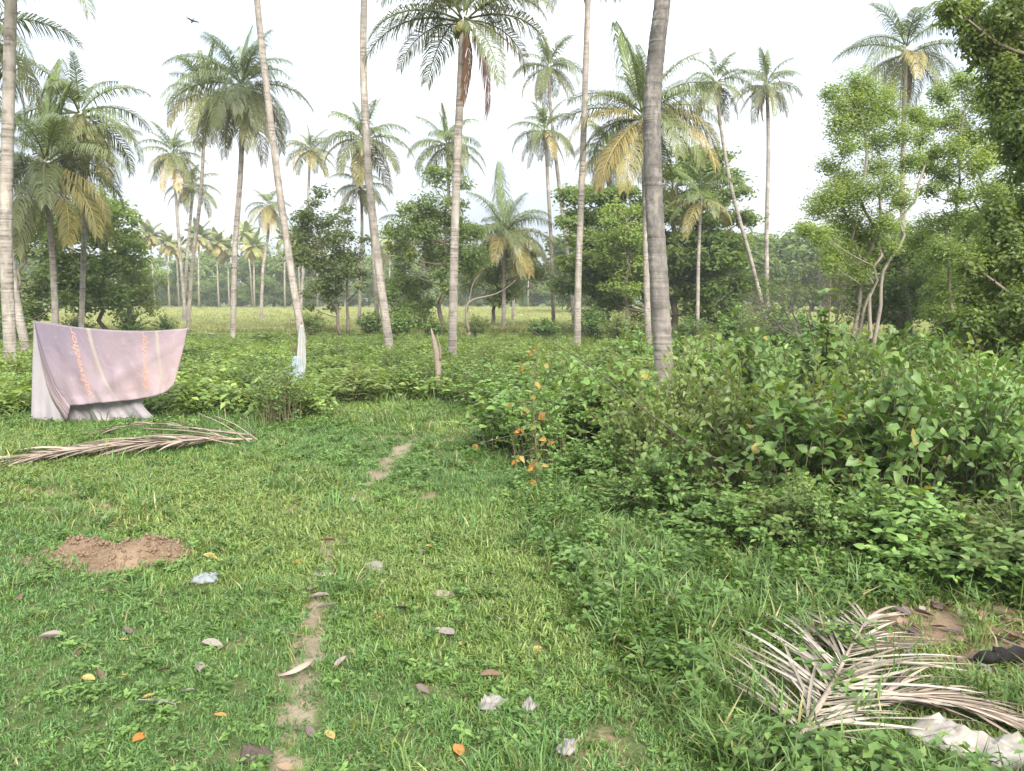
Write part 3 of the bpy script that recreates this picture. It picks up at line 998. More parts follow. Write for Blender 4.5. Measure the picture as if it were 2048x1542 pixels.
palm('coconut palm with dead russet fronds hanging from its crown', 28, [(905, 712), (908, 520), (914, 330), (922, 150), (926, 42)], (29, 20), 3.3, 10, 15, 0.05, -8, lod='near', nuts=9, emax=84,
     extra=[(176, 15, 3.4, G_), (205, 15, 3.3, G_), (222, 33, 3.2, O_), (-8, 15, 3.3, O_), (-28, 33, 3.0, O_), (-60, -28, 2.9, G_), (115, 15, 3.2, G_), (150, 50, 3.4, G_), (40, 50, 3.4, G_)], fs=1.17, hang=[(-38, 12, 3.0), (-52, 32, 2.6), (-15, -22, 2.4)])
palm('coconut palm with round green crown behind the russet fronded palm', 65, [(905, 650), (903, 520), (898, 400), (895, 290)], (12, 9), 4.5, 22, 16, 0.3, 45)
palm('short coconut palm with slim pale trunk beside the dark shrub', 58, [(850, 650), (848, 560), (850, 500), (850, 468)], (14, 10), 4.0, 18, 17, 0.4, 30, dead=1)
palm('stout low coconut palm with upright fronds and one heavy sagging side', 55, [(1007, 655), (1008, 580), (1008, 520), (1008, 470)], (14, 12), 4.7, 18, 18, 0.35, 40, lod='near', dead=1,
     extra=[(-10, 15, 4.4, O_), (-30, -6, 4.4, O_), (10, -6, 4.2, mixcol(O_, C_GOLD, 0.4)), (-50, -28, 4, C_GOLD), (80, 84, 5.0, C_YOUNG)])
palm('slim coconut palm with high crown above a lower twin crown', 62, [(1142, 575), (1128, 450), (1110, 300), (1100, 200), (1098, 135)], (13, 9), 3.7, 20, 19, 0.35, 52)
palm('slim coconut palm whose crown sits just under its taller twin', 60, [(1107, 640), (1102, 480), (1096, 370), (1091, 262)], (13, 9), 3.6, 20, 20, 0.3, 55)
palm('thin pale coconut palm under the low sagging palm', 70, [(1025, 650), (1027, 600), (1035, 545), (1040, 520)], (9, 7), 3.0, 14, 21, 0.4, 40, nuts=2)
palm('tall coconut palm with smooth beige trunk and frayed brown crown base', 36, [(1155, 672), (1157, 540), (1165, 330), (1172, 120), (1176, 0), (1179, -125)], (22, 15), 3.6, 18, 22, 0.3, 25, lod='near', dead=3, fs=1.2)
palm('coconut palm with thin straight trunk and golden skirt left of the lichen trunk', 54, [(1215, 640), (1216, 500), (1219, 390), (1218, 300)], (13, 9), 3.7, 20, 23, 0.6, 60, dead=1)
palm('broad coconut palm with long golden fronds behind the thick lichen trunk', 36, [(1297, 680), (1293, 560), (1290, 400), (1287, 240)], (21, 15), 4.7, 22, 24, 0.45, 48, lod='near', nuts=7,
     extra=[(-20, 15, 4.2, mixcol(O_, C_GOLD, 0.35)), (-40, -6, 4.6, C_GOLD), (10, 33, 3.9, O_), (200, 15, 4.2, mixcol(O_, C_GOLD, 0.5)), (220, -28, 4.4, C_GOLD), (165, 33, 4.2, G_), (95, 84, 4.8, C_YOUNG)])
palm('thick grey coconut palm trunk blotched with dark lichen rising from the thicket', 12.5, [(1328, 740), (1318, 560), (1308, 400), (1304, 230), (1314, 90), (1325, 0), (1350, -280)], (45, 33), 4.5, 20, 25, 0.3, 20, lod='near', mat=M_TRUNK_DARK, top=(1385, -560), wk=0.86)
palm('coconut palm with slanting trunk crossing a straight pale one', 46, [(1532, 640), (1502, 520), (1466, 390), (1444, 270), (1432, 165)], (13, 9), 3.5, 20, 26, 0.4, 58, fs=0.78)
palm('tall straight coconut palm with compact crown and pale trunk', 58, [(1535, 640), (1533, 480), (1537, 300), (1534, 170)], (15, 10), 3.4, 20, 27, 0.2, 42, dead=3)
palm('short coconut palm in front of the tiered almond tree', 44, [(1395, 680), (1396, 560), (1399, 460), (1402, 400)], (13, 9), 3.2, 18, 28, 0.4, 40, fs=0.95)
palm('tall coconut palm with pale trunk before the dark hollow', 40, [(1820, 668), (1811, 540), (1805, 400), (1808, 220), (1812, 105)], (18, 12), 3.9, 20, 29, 0.3, 52, lod='near', nuts=6, dead=1)

# small palms far behind the rice field
fc = Geo()
def far_crown(seed):
    r = np.random.RandomState(seed)
    g = Geo()
    for i in range(18):
        f = i / 18
        e = math.radians(82 - 125 * f)
        a = i * 2.4 + r.normal(0, 0.2)
        for k in range(3):
            pass
        t = np.linspace(0, 1, 7)
        el = e - math.radians(80) * t ** 1.4 * (0.4 + 0.6 * math.cos(e))
        rr = np.cumsum(np.cos(el)) / 7
        zz = np.cumsum(np.sin(el)) / 7
        c_ = np.c_[rr * math.cos(a), rr * math.sin(a), zz]
        w_ = 0.2 * np.array([0.35, 0.9, 1, 0.95, 0.8, 0.6, 0.1])
        S = np.array([-math.sin(a), math.cos(a), 0])
        for s in (-1, 1):
            edge = c_ + s * S * w_[:, None] - np.array([0, 0, 1]) * w_[:, None] * 0.6 + r.normal(0, 0.02, c_.shape)
            V = np.concatenate([c_, edge])
            q = np.arange(6)
            g.add(V, None, np.stack([q, q + 1, q + 8, q + 7], 1)[::1], 0.55 + 0.4 * f + r.normal(0, 0.06))
    return g.mesh('far_palm_crown', M_FARPALM)


M_FARPALM = leaf_mat('far_palm_leaf', [(0.0, (0.09, 0.13, 0.04)), (0.7, (0.14, 0.17, 0.055)), (1.0, (0.30, 0.24, 0.08))], trans=0.25)
FARC = [far_crown(k) for k in range(3)]
rs = np.random.RandomState(77)
for x, y, d in [(268, 480, 170), (300, 470, 160), (332, 486, 168), (398, 474, 158), (432, 486, 165), (455, 500, 170), (492, 466, 175), (508, 492, 162), (570, 478, 160), (592, 470, 172),
                (636, 486, 165), (782, 482, 168), (768, 505, 172), (812, 492, 176), (1058, 520, 178), (1120, 505, 170), (232, 492, 172), (352, 496, 178)]:
    c = at(x, y, d)
    root = empty('coconut_palm', (c[0] + rs.normal(0, 0.4), d, 0), 'small distant coconut palm among the trees beyond the rice field', 'palm tree', 'palms beyond the rice field')
    b = np.array(root.location)
    g = Geo()
    g.tube(np.array([[0, 0, -0.1], (c - b) * [0.3, 0.3, 0.5], c - b]), [0.24, 0.17, 0.14], 6)
    new_obj('trunk', g.mesh('far_palm_trunk', M_TRUNK, True), root)
    new_obj('crown', FARC[rs.randint(3)], root, c - b, (0, 0, rs.uniform(0, 6)), float(rs.uniform(3.2, 4.2)))

# ------------------------------------------------------------------ broadleaf trees
def foliage(seed, clumps, leaf, per, mat, flat=0.7, ntw=22, aspect=0.5, hang=0.3, spread=0.27, tint0=0.5, fine=False, name='foliage'):
    """clumps: (x, y, z, radius) local; leaves sit along short twigs that radiate from each clump"""
    r = np.random.RandomState(seed)
    g = Geo()
    for (x, y, z, rad) in clumps:
        nl = max(10, int(per * rad * rad))
        tw = r.normal(0, 1, (ntw, 3))
        tw /= np.linalg.norm(tw, axis=1)[:, None]
        tw *= (r.uniform(0.6, 1.15, ntw) * rad)[:, None]
        tw[:, 2] *= flat
        k = r.randint(0, ntw, nl)
        t = r.uniform(0.25, 1.0, nl) ** 0.75
        P = np.array([x, y, z]) + tw[k] * t[:, None] + r.normal(0, spread * rad, (nl, 3)) * [1, 1, flat]
        az = r.uniform(0, 6.283, nl)
        D = tw[k] / rad * 0.6 + np.c_[np.cos(az), np.sin(az), r.normal(-hang, 0.35, nl)]
        N = (P - np.array([x, y, z])) / rad * 1.25 + np.array([0, 0, 0.7]) + r.normal(0, 0.45, (nl, 3))
        ct = tint0 + r.normal(0, 0.12)
        g.leaves(P, D, N, leaf * r.uniform(0.6, 1.25, nl), leaf * aspect * r.uniform(0.8, 1.2, nl), np.clip(ct + r.normal(0, 0.17, nl), 0, 1), 0.2, 0.2, fine)
    return g.mesh(name, mat)


def limbs(seed, trunks, clumps, r0, mat, twigs=5, name='tree_trunk', sides=8):
    """trunks: list of polylines (local); every clump is reached by a limb from the nearest suitable trunk point"""
    r = np.random.RandomState(seed)
    g = Geo()
    TP = []
    for tr in trunks:
        S = spline(np.array(tr, float), 14)
        S[1:-1] += r.normal(0, 0.015 * np.linalg.norm(S[-1] - S[0]), (12, 3)) * [1, 1, 0.2]
        rad = r0 * np.linspace(1, 0.45, 14) * (1 + 0.5 * np.exp(-np.linspace(0, 14, 14)))
        g.tube(S, rad, sides)
        TP.append((S, rad))
    A = np.concatenate([s for s, _ in TP])
    R = np.concatenate([q for _, q in TP])
    for (x, y, z, rad) in clumps:
        c = np.array([x, y, z])
        dd = np.linalg.norm(A - c, axis=1) + np.where(A[:, 2] > z - 0.25 * np.linalg.norm((A - c)[:, :2], axis=1), 5.0, 0) + np.where(A[:, 2] < A[:, 2].max() * 0.3, 3.0, 0)
        i = int(np.argmin(dd))
        a = A[i]
        m = (a + c) / 2 + np.array([r.normal(0, 0.1), r.normal(0, 0.1), -0.06]) * np.linalg.norm(c - a)
        q = spline(np.array([a, m, c]), 8)
        rr = min(R[i] * 0.6, 0.012 + 0.018 * np.linalg.norm(c - a))
        g.tube(q, np.linspace(rr, rr * 0.25, 8), 5)
        for _ in range(twigs):
            dv = r.normal(0, 1, 3)
            dv = dv / np.linalg.norm(dv) * rad * r.uniform(0.5, 1.0)
            dv[2] = abs(dv[2]) * 0.6
            s = q[r.randint(5, 8)]
            g.tube(np.array([s, s + dv * 0.5 + r.normal(0, 0.05 * rad, 3), s + dv]), [rr * 0.3, rr * 0.2, rr * 0.08], 3, cap=False)
    return g.mesh(name, mat, smooth=True)


def tree(name, label, base, clumps, trunks, r0, leaf, per, lmat, bmat, seed, cat='tree', group=None, **kw):
    """clumps and trunks in world coordinates"""
    b = np.array([base[0], base[1], float(ground_z(base[0], base[1])) - 0.05])
    root = empty(name, b, label, cat, group)
    cl = [(c[0] - b[0], c[1] - b[1], c[2] - b[2], c[3]) for c in clumps]
    tr = [[np.array(p) - b for p in t] for t in trunks]
    new_obj('trunk', limbs(seed, tr, cl, r0, bmat, name=name + '_trunk'), root)
    new_obj('foliage', foliage(seed + 1, cl, leaf, per, lmat, **kw), root)
    return root


def px_clumps(lst, d, seed, dj=1.0):
    """(px, py, radius px) -> world clumps near ground distance d"""
    r = np.random.RandomState(seed)
    out_ = []
    for x, y, rad in lst:
        dd = d + r.uniform(-dj, dj)
        c = at(x, y, dd)
        out_.append((c[0], c[1], c[2], 1.18 * rad / FPX * dd))
    return out_


def egg(x0, x1, y0, y1, n, rpx, seed, low=0.0):
    """n clumps filling the ellipse of a crown outline in the photograph"""
    r = np.random.RandomState(seed)
    L = []
    while len(L) < n:
        a, q = r.uniform(0, 6.283), math.sqrt(r.uniform(0.02, 1.12))
        x = (x0 + x1) / 2 + math.cos(a) * q * (x1 - x0) / 2
        y = (y0 + y1) / 2 + math.sin(a) * q * (y1 - y0) / 2
        if all(math.hypot(x - p[0], y - p[1]) > rpx * 0.55 for p in L) or r.uniform() < 0.15:
            L.append((x, y, rpx * r.uniform(0.5, 1.15) * (0.75 if q > 1 else 1.0)))
    return L


def base_at(px, d):
    c = at(px, 640, d)
    return np.array([c[0], d, 0.0])


def std_tree(name, label, px, d, box, n, rpx, lmat, bmat, seed, leaf=0.30, per=340, r0=0.14, dj=2.0, ntr=1, **kw):
    b = base_at(px, d)
    cl = px_clumps(egg(*box, int(n * 0.85), rpx, seed), d, seed, dj)
    top = at((box[0] + box[1]) / 2, box[2] + 0.25 * (box[3] - box[2]), d)
    rs_ = np.random.RandomState(seed)
    trunks = []
    for k in range(ntr):
        off = np.array([0.45 * k, 0.2 * k, 0])
        tp = top + np.array([rs_.normal(0, 0.4) + (k - (ntr - 1) / 2) * 1.2, rs_.normal(0, 0.4), 0])
        trunks.append([b + off, (b + off) * [0.5, 0.5, 1] + tp * [0.5, 0.5, 0.5] + np.array([rs_.normal(0, 0.2), 0, 0]), tp])
    return tree(name, label, b, cl, trunks, r0, leaf, per, lmat, bmat, seed, **kw)


std_tree('broadleaf_tree', 'leafy green tree behind the leaning palms beside the hanging cloth', 40, 44, (-90, 150, 395, 640), 40, 34, M_MID, M_BARK, 10)
std_tree('broadleaf_tree', 'tall leafy tree with slim trunk behind the golden skirted palm', 203, 46, (110, 285, 390, 610), 32, 32, M_MID, M_BARK, 11)
std_tree('broadleaf_tree', 'low bright green tree beside the rice field', 245, 48, (195, 335, 520, 632), 20, 28, M_PALE, M_BARK_PALE, 12, leaf=0.2)
std_tree('slender_tree', 'airy upright tree with two dark trunks at the rice field edge', 680, 50, (588, 728, 385, 628), 40, 22, M_PALE, M_BARK, 13, leaf=0.26, per=400, r0=0.10, ntr=2, dj=1.5)
std_tree('broadleaf_tree', 'bushy green tree with dark trunk behind the short palm', 878, 50, (790, 960, 345, 585), 40, 27, M_MID, M_BARK, 14, leaf=0.26, per=400, r0=0.15)
std_tree('dark_shrub', 'dark round shrub in front of the rice field', 818, 53, (768, 868, 548, 650), 16, 26, M_DARK, M_BARK, 15, leaf=0.21, per=850, r0=0.06, cat='shrub')
std_tree('broadleaf_tree', 'spreading pale green tree around the low sagging palm', 985, 57, (930, 1085, 450, 600), 24, 26, M_PALE, M_BARK_PALE, 16, leaf=0.26, per=380)
std_tree('broadleaf_tree', 'light green tree leaning left of the lichen trunk', 1252, 46, (1188, 1305, 405, 590), 24, 26, M_FEATHER, M_BARK, 17, leaf=0.21, per=700, dj=1.2)
std_tree('broadleaf_tree', 'dark green tree right of the lichen trunk', 1450, 54, (1345, 1530, 470, 640), 30, 30, M_DARK, M_BARK, 18, leaf=0.28, per=380)
std_tree('dark_shrub', 'tangled dark shrub beneath the tiered almond tree', 1240, 52, (1170, 1310, 560, 660), 18, 26, M_DARK, M_BARK, 19, leaf=0.18, per=1140, r0=0.06, cat='shrub')

# tiered tropical almond
al = []
r_ = np.random.RandomState(91)
for x0, x1, y, k in [(1370, 1440, 312, 4), (1330, 1470, 345, 6), (1145, 1260, 392, 6), (1290, 1480, 392, 7), (1130, 1240, 436, 5), (1260, 1490, 436, 8), (1150, 1300, 478, 6), (1320, 1490, 480, 6), (1140, 1330, 520, 7), (1350, 1480, 525, 5),
                     (1130, 1300, 565, 7), (1330, 1470, 575, 5)]:
    for q in range(k):
        al.append((x0 + (x1 - x0) * (q + 0.5) / k + r_.normal(0, 6), y + r_.normal(0, 5), r_.uniform(22, 30)))
for q in range(26):
    al.append((r_.uniform(1150, 1480), r_.uniform(400, 610), r_.uniform(20, 32)))
bb = base_at(1345, 51)
tree('almond_tree', 'dark green tiered tropical almond tree with flat layered branches', bb, px_clumps(al, 51, 92, 2.4),
     [[bb, at(1345, 520, 51), at(1350, 400, 51), at(1395, 315, 51)]], 0.2, 0.32, 460, M_DARK, M_BARK, 93, flat=0.5, tint0=0.55)

# feathery light green tree with several pale trunks, right
fe = [(1722, 165, 30), (1690, 205, 34), (1745, 200, 36), (1725, 240, 38), (1662, 185, 18), (1680, 255, 26), (1770, 225, 22), (1700, 290, 26), (1760, 285, 28), (1800, 265, 26), (1835, 225, 24), (1820, 320, 26),
      (1690, 360, 34), (1668, 395, 36), (1720, 390, 34), (1695, 440, 36), (1660, 330, 20), (1635, 420, 24), (1640, 470, 26), (1680, 500, 30), (1730, 470, 30), (1770, 440, 30), (1780, 370, 28), (1770, 500, 28),
      (1720, 540, 26), (1660, 530, 22), (1610, 455, 18), (1755, 330, 26), (1845, 275, 22), (1800, 400, 24)]
bb = ground_at(1738, 730)
bb = base_at(1738, 23)
tree('feathery_tree', 'feathery light green tree with several pale slanting trunks', bb, px_clumps(fe, 23, 94, 1.0),
     [[bb, at(1750, 580, 23), at(1762, 470, 23), at(1765, 330, 23)], [bb + [0.12, 0.1, 0], at(1765, 560, 23.2), at(1800, 480, 23.4), at(1850, 330, 23.8)],
      [bb + [-0.35, 0.3, 0], at(1722, 560, 23.4), at(1700, 440, 23.2), at(1680, 360, 23)], [bb + [-0.22, 0.2, 0], at(1735, 560, 23.3), at(1725, 400, 23), at(1722, 230, 22.8)]],
     0.065, 0.09, 5200, M_FEATHER, M_BARK_PALE, 95, flat=0.8, ntw=26, aspect=0.42, hang=0.15)
f2 = [(1885, 190, 26), (1925, 165, 28), (1960, 200, 26), (1900, 240, 28), (1945, 270, 30), (1915, 300, 30), (1955, 330, 32), (1890, 350, 24), (1975, 380, 26), (1925, 390, 24), (1870, 300, 20), (1900, 440, 24), (1950, 450, 24), (1860, 380, 18), (1990, 300, 26), (1880, 500, 30), (1930, 520, 34), (1980, 500, 34), (1900, 570, 32), (1960, 590, 34), (1990, 430, 30), (1860, 450, 26), (1880, 620, 28), (1850, 330, 24), (1840, 480, 24), (2010, 380, 30), (1985, 220, 28), (1860, 240, 24)]
bb = base_at(1905, 25)
tree('feathery_tree', 'thin yellow green tree between the pale palm trunk and the dark overhanging tree', bb, px_clumps(f2, 25, 96, 1.2),
     [[bb, at(1900, 520, 25), at(1915, 380, 25), at(1930, 220, 25)], [bb + [0.5, 0.3, 0], at(1935, 520, 25.3), at(1965, 380, 25.4), at(1985, 260, 25.4)]], 0.055, 0.11, 3800, M_FEATHER, M_BARK, 97, flat=0.8, ntw=22, aspect=0.45)
# dense dark growth behind them
std_tree('dense_tree', 'dense dark tree behind the feathery tree', 1790, 40, (1715, 1890, 478, 660), 34, 34, M_DARK, M_BARK, 20, leaf=0.24, per=800, dj=2.5)
std_tree('dense_tree', 'dense dark tree behind the thin yellow green tree', 1920, 36, (1840, 2010, 440, 670), 40, 34, M_DARK, M_BARK, 21, leaf=0.21, per=850, dj=2.0)
std_tree('dense_tree', 'dense tree with hanging leaves beside the dark hollow', 2040, 30, (1930, 2160, 400, 690), 40, 42, M_MID, M_BARK, 22, leaf=0.21, per=850, dj=2.0)
# big tree overhanging from the right
ov = [(1990, 50, 40), (1925, 30, 34), (2035, 20, 46), (2020, 100, 44), (1975, 95, 34), (1905, 15, 26), (1945, 75, 24), (2045, 170, 46), (2005, 190, 36), (2050, 250, 44), (2015, 250, 32), (2000, 135, 30), (2060, 330, 40), (2030, 300, 26),
      (2100, 60, 60), (2110, 180, 60), (2110, 300, 60), (2100, 430, 60), (2040, 430, 40), (2010, 470, 34), (1985, 520, 34), (2040, 520, 42), (1960, 580, 32), (2005, 590, 38), (2050, 610, 42), (1935, 640, 26), (1980, 660, 34), (2030, 680, 38), (1900, 650, 22),
      (1930, 695, 28), (1985, 715, 34), (2045, 735, 40), (1960, 625, 28), (1925, 590, 24), (1945, 530, 24), (2120, 560, 60), (2110, 660, 60), (1990, 425, 24)]
bb = base_at(2190, 13)
tree('overhanging_tree', 'dark leafy tree overhanging the thicket with branches drooping to its top', bb, px_clumps(ov, 13, 98, 0.9),
     [[bb, at(2185, 500, 13), at(2160, 250, 13), at(2120, 30, 13)]], 0.16, 0.10, 7000, M_MID, M_BARK, 99, flat=0.8, ntw=22, aspect=0.5, hang=0.5, tint0=0.62)

# pale almost bare tree
bb = base_at(1640, 25)
g = Geo()
r_ = np.random.RandomState(123)
tips = []


def grow_branch(p, d, ln, rad, depth):
    q = p + d * ln * 0.5 + r_.normal(0, 0.05, 3) * ln
    e = p + d * ln
    g.tube(np.array([p, q, e]), [rad, rad * 0.8, rad * 0.62], 5 if depth < 2 else 3, cap=False)
    if depth >= 5:
        tips.append(e)
        return
    if depth >= 3:
        tips.append(q)
    for _ in range(3 if depth < 4 else 2):
        nd_ = d + r_.normal(0, 0.42, 3) + np.array([-0.10, 0, -0.10 if depth > 1 else 0.0])
        nd_ /= np.linalg.norm(nd_)
        grow_branch(e, nd_, ln * r_.uniform(0.62, 0.85), rad * 0.6, depth + 1)


for k in range(4):
    d0 = np.array([r_.uniform(-0.75, 0.35), r_.uniform(-0.4, 0.4), 0.8])
    grow_branch(np.array([0.12 * k - 0.2, 0.1 * k, 0.0]), d0 / np.linalg.norm(d0), 1.15, 0.055, 0)
root = empty('bare_tree', bb, 'pale nearly leafless tree with fine spreading twigs', 'tree')
new_obj('trunk', g.mesh('bare_tree_trunk', M_BARK_PALE, True), root)
tips = np.array(tips)
g = Geo()
k = r_.randint(0, len(tips), 2600)
g.leaves(tips[k] + r_.normal(0, 0.12, (2600, 3)), r_.normal(0, 1, (2600, 3)), np.c_[r_.normal(0, 0.6, (2600, 2)), np.ones(2600)], 0.08, 0.035, np.clip(r_.normal(0.6, 0.2, 2600), 0, 1))
new_obj('foliage', g.mesh('bare_tree_foliage', M_PALE), root)

# curved bare branch standing by the low palm
bb = base_at(938, 46)
g = Geo()
b0 = bb
pts = [at(938, 665, 46), at(932, 620, 46), at(945, 600, 46), at(985, 590, 46), at(1010, 578, 46), at(1032, 560, 46)]
g.tube(spline(np.array(pts), 20) - b0, np.linspace(0.10, 0.025, 20), 6)
g.tube(spline(np.array([at(934, 625, 46), at(945, 570, 46), at(958, 550, 46)]), 8) - b0, np.linspace(0.05, 0.015, 8), 5)
g.tube(np.array([b0 + [0, 0, -0.1], at(938, 665, 46)]) - b0, [0.11, 0.10], 6)
root = empty('dead_tree', b0, 'bare pale bent dead tree beside the russet fronded palm', 'dead tree')
new_obj('trunk', g.mesh('dead_tree_trunk', M_BARK_PALE, True), root)

# trees along the far edge of the field: shared shapes
VAR = []
for k in range(5):
    r_ = np.random.RandomState(700 + k)
    cl = []
    for _ in range(26):
        a, q = r_.uniform(0, 6.283), math.sqrt(r_.uniform(0.1, 1))
        z = r_.uniform(0.1, 1.0)
        w_ = 4.3 * math.sqrt(max(0.05, 1 - (abs(z - 0.4) / 0.68) ** 2))
        cl.append((math.cos(a) * q * w_, math.sin(a) * q * w_, 1.0 + z * 8.2, r_.uniform(1.1, 1.7)))
    VAR.append((limbs(710 + k, [[(0, 0, -0.1), (0.1, 0, 3), (0.2, 0.1, 7)]], cl, 0.25, M_BARK, twigs=0, name='far_tree_trunk', sides=6),
                foliage(720 + k, cl, 0.65, 110, [M_DARK, M_MID, M_MID, M_DARK, M_PALE][k], name='far_tree_foliage')))
r_ = np.random.RandomState(55)
px = -60
while px < 2150:
    d = 186 + r_.uniform(0, 14) if px < 1180 else 120 + r_.uniform(-6, 6)
    c = at(px, 600, d)
    k = r_.randint(5)
    s = r_.uniform(1.15, 1.6)
    root = empty('field_tree', (c[0], d, -0.1), 'distant rounded green tree lining the far side of the rice field', 'tree', 'trees lining the far side of the field', r_.uniform(0, 6))
    root.scale = (s, s, s * r_.uniform(0.8, 1.15))
    new_obj('trunk', VAR[k][0], root)
    new_obj('foliage', VAR[k][1], root)
    px += r_.uniform(30, 52) * (1.0 if d > 150 else 1.5)

px = -80
while px < 1200:
    d = 183 + r_.uniform(-2, 2)
    c = at(px, 600, d)
    k = r_.randint(5)
    s = r_.uniform(0.55, 0.8)
    root = empty('field_tree', (c[0], d, -0.4), 'low dense tree of the hedge at the far side of the rice field', 'tree', 'low trees of the far hedge', r_.uniform(0, 6))
    root.scale = (s * 1.25, s * 1.25, s)
    new_obj('trunk', VAR[k][0], root)
    new_obj('foliage', VAR[k][1], root)
    px += r_.uniform(34, 54)

# ------------------------------------------------------------------ shrubs
def bush_meshes(seed, nst, leaf, per, mat, arch=1.0, aspect=0.6, fine=True):
    """unit shrub: about 1 m radius, 1 m high"""
    r = np.random.RandomState(seed)
    gs, gl = Geo(), Geo()
    P, D, N, T = [], [], [], []
    for s in range(nst):
        az = r.uniform(0, 6.283)
        q = math.sqrt(r.uniform(0.0, 1))
        reach = q * r.uniform(0.75, 1.1)
        top = (1.05 - 0.55 * q ** 2) * r.uniform(0.7, 1.15)
        b = np.array([math.cos(az) * reach * 0.35, math.sin(az) * reach * 0.35, -0.05]) + np.array([r.normal(0, 0.1), r.normal(0, 0.1), 0])
        e = np.array([math.cos(az) * reach, math.sin(az) * reach, top])
        m = (b * 0.5 + e * 0.5) + np.array([-math.cos(az) * 0.1, -math.sin(az) * 0.1, 0.15 * arch])
        S = spline(np.array([b, m, e]), 8)
        gs.tube(S[::2] if False else S, np.linspace(0.010, 0.003, 8), 3, cap=False)
        t = np.sort(r.uniform(0.06, 1.0, per) ** 0.85)
        k = np.clip(t * 7, 0, 6.99)
        i = k.astype(int)
        f = (k - i)[:, None]
        p = S[i] * (1 - f) + S[i + 1] * f
        tan = S[i + 1] - S[i]
        tan /= np.linalg.norm(tan, axis=1)[:, None]
        a2 = np.arange(per) * 2.3 + r.uniform(0, 6) + r.normal(0, 0.3, per)
        side = np.c_[np.cos(a2), np.sin(a2), r.normal(0.1, 0.3, per)]
        P.append(p + side * 0.015)
        D.append(side + tan * 0.35)
        N.append(np.c_[r.normal(0, 0.4, (per, 2)) + e[:2] * 0.85, np.ones(per)])
        T.append(np.clip(0.25 + 0.4 * t + r.normal(0, 0.13, per), 0, 0.94) + (r.uniform(0, 1, per) < 0.012) * 0.5)
    P, D, N, T = map(np.concatenate, (P, D, N, T))
    n = len(P)
    L = leaf * r.uniform(0.55, 1.2, n)
    gl.leaves(P, D, N, L, L * aspect, np.clip(T, 0, 1), 0.14, 0.18, fine)
    return gs.mesh('shrub_stems', M_STEM), gl.mesh('shrub_leaves', mat)


BUSH_BIG = [bush_meshes(900 + k, ns, lf, pr, mt, aspect=asp) for k, (ns, lf, pr, mt, asp) in enumerate(
    [(62, 0.125, 20, M_BUSH, 0.6), (62, 0.135, 20, M_BUSH, 0.62), (80, 0.085, 26, M_BUSH, 0.5), (56, 0.125, 18, M_BUSH, 0.62), (66, 0.115, 20, M_WEED, 0.55), (60, 0.12, 20, M_MID, 0.5), (74, 0.095, 24, M_PALE, 0.5), (60, 0.13, 20, M_BUSH, 0.7)])]
BUSH_LOW = [bush_meshes(930 + k, ns, lf, 17, mt, aspect=asp, fine=False) for k, (ns, lf, mt, asp) in enumerate(
    [(60, 0.13, M_BRUSH, 0.55), (70, 0.09, M_BUSH, 0.55), (60, 0.11, M_FEATHER, 0.5), (40, 0.21, M_BRUSH, 0.5), (60, 0.13, M_PALE, 0.42), (70, 0.10, M_WEED, 0.6)])]


def shrub(kind, k, x, y, sx, sz, rot, label, group):
    root = empty('shrub', (x, y, float(ground_z(x, y))), label, 'shrub', group, rot)
    root.scale = (sx, sx, sz)
    new_obj('stems', kind[k][0], root)
    new_obj('foliage', kind[k][1], root)
    return root


r_ = np.random.RandomState(404)
placed = []


def try_place(x, y, gap):
    for q in placed:
        if (q[0] - x) ** 2 + (q[1] - y) ** 2 < gap * gap:
            return False
    placed.append((x, y))
    return True


PALM_U = at(1328, 740, 12.5)


def thicket_label(x, y, tf):
    if y > 16:
        return 'leafy shrub at the back of the thicket below the feathery tree and field edge'
    if math.hypot(x - PALM_U[0], y - PALM_U[1]) < 1.8:
        return 'leafy shrub crowding the foot of the thick lichen blotched palm trunk'
    if x > 0.5 * y and y > 9:
        return 'shaded leafy shrub under the dark overhanging tree'
    if y < tf + 1.1 and x < 1.6:
        return 'leafy shrub behind the yellowing plant at the thicket corner'
    if y < tf + 1.1:
        return 'leafy shrub along the thicket edge above the rank grass'
    if x < 2.2:
        return 'leafy shrub in the thicket around the long leaning stick'
    return 'leafy shrub packed in the middle of the dense thicket'


def brush_label(px, y):
    if px < 430:
        return 'low bright green shrub in the brush behind the hanging cloth'
    if px < 680:
        return 'low bright green shrub in the brush around the forked stake'
    if px < 830:
        return 'low bright green shrub in the brush below the curved pale trunk'
    return 'low bright green shrub in the brush around the split stub'


cnt = 0
for _ in range(6000):
    y = r_.uniform(4.8, 24)
    x = r_.uniform(0.0, 0.80 * y + 2.2)
    tf = thicket_front(x)
    if y < tf or (y > 15 and x < 0.06 * y):
        continue
    dep = min(1.0, (y - tf) / 1.7)
    if ell(x, y, ground_at(1870, 1075), 0.42, 0.40) < 1:       # dark gap under the shrubs
        continue
    if ell(x, y, (0.28, 8.8), 0.5, 0.62) < 1:
        continue
    if not try_place(x, y, 0.70 + 0.028 * y):
        continue
    hgt = 0.72 + (0.50 + 0.36 * min(1.0, max(0.0, (x - 0.4) / 2.5))) * dep + r_.uniform(-0.18, 0.22) + (-0.16 if y > 13 else 0) - (0.30 if y > 18 else 0)
    if math.hypot(x - PALM_U[0], y - PALM_U[1] + 0.5) < 1.3:
        hgt = max(hgt, 1.4)
    shrub(BUSH_BIG, r_.randint(8), x, y, r_.uniform(0.7, 1.15) * (0.8 + 0.25 * dep), hgt, r_.uniform(0, 6.283),
          thicket_label(x, y, tf), 'shrubs of the dense thicket')
    cnt += 1
    if cnt >= 280:
        break
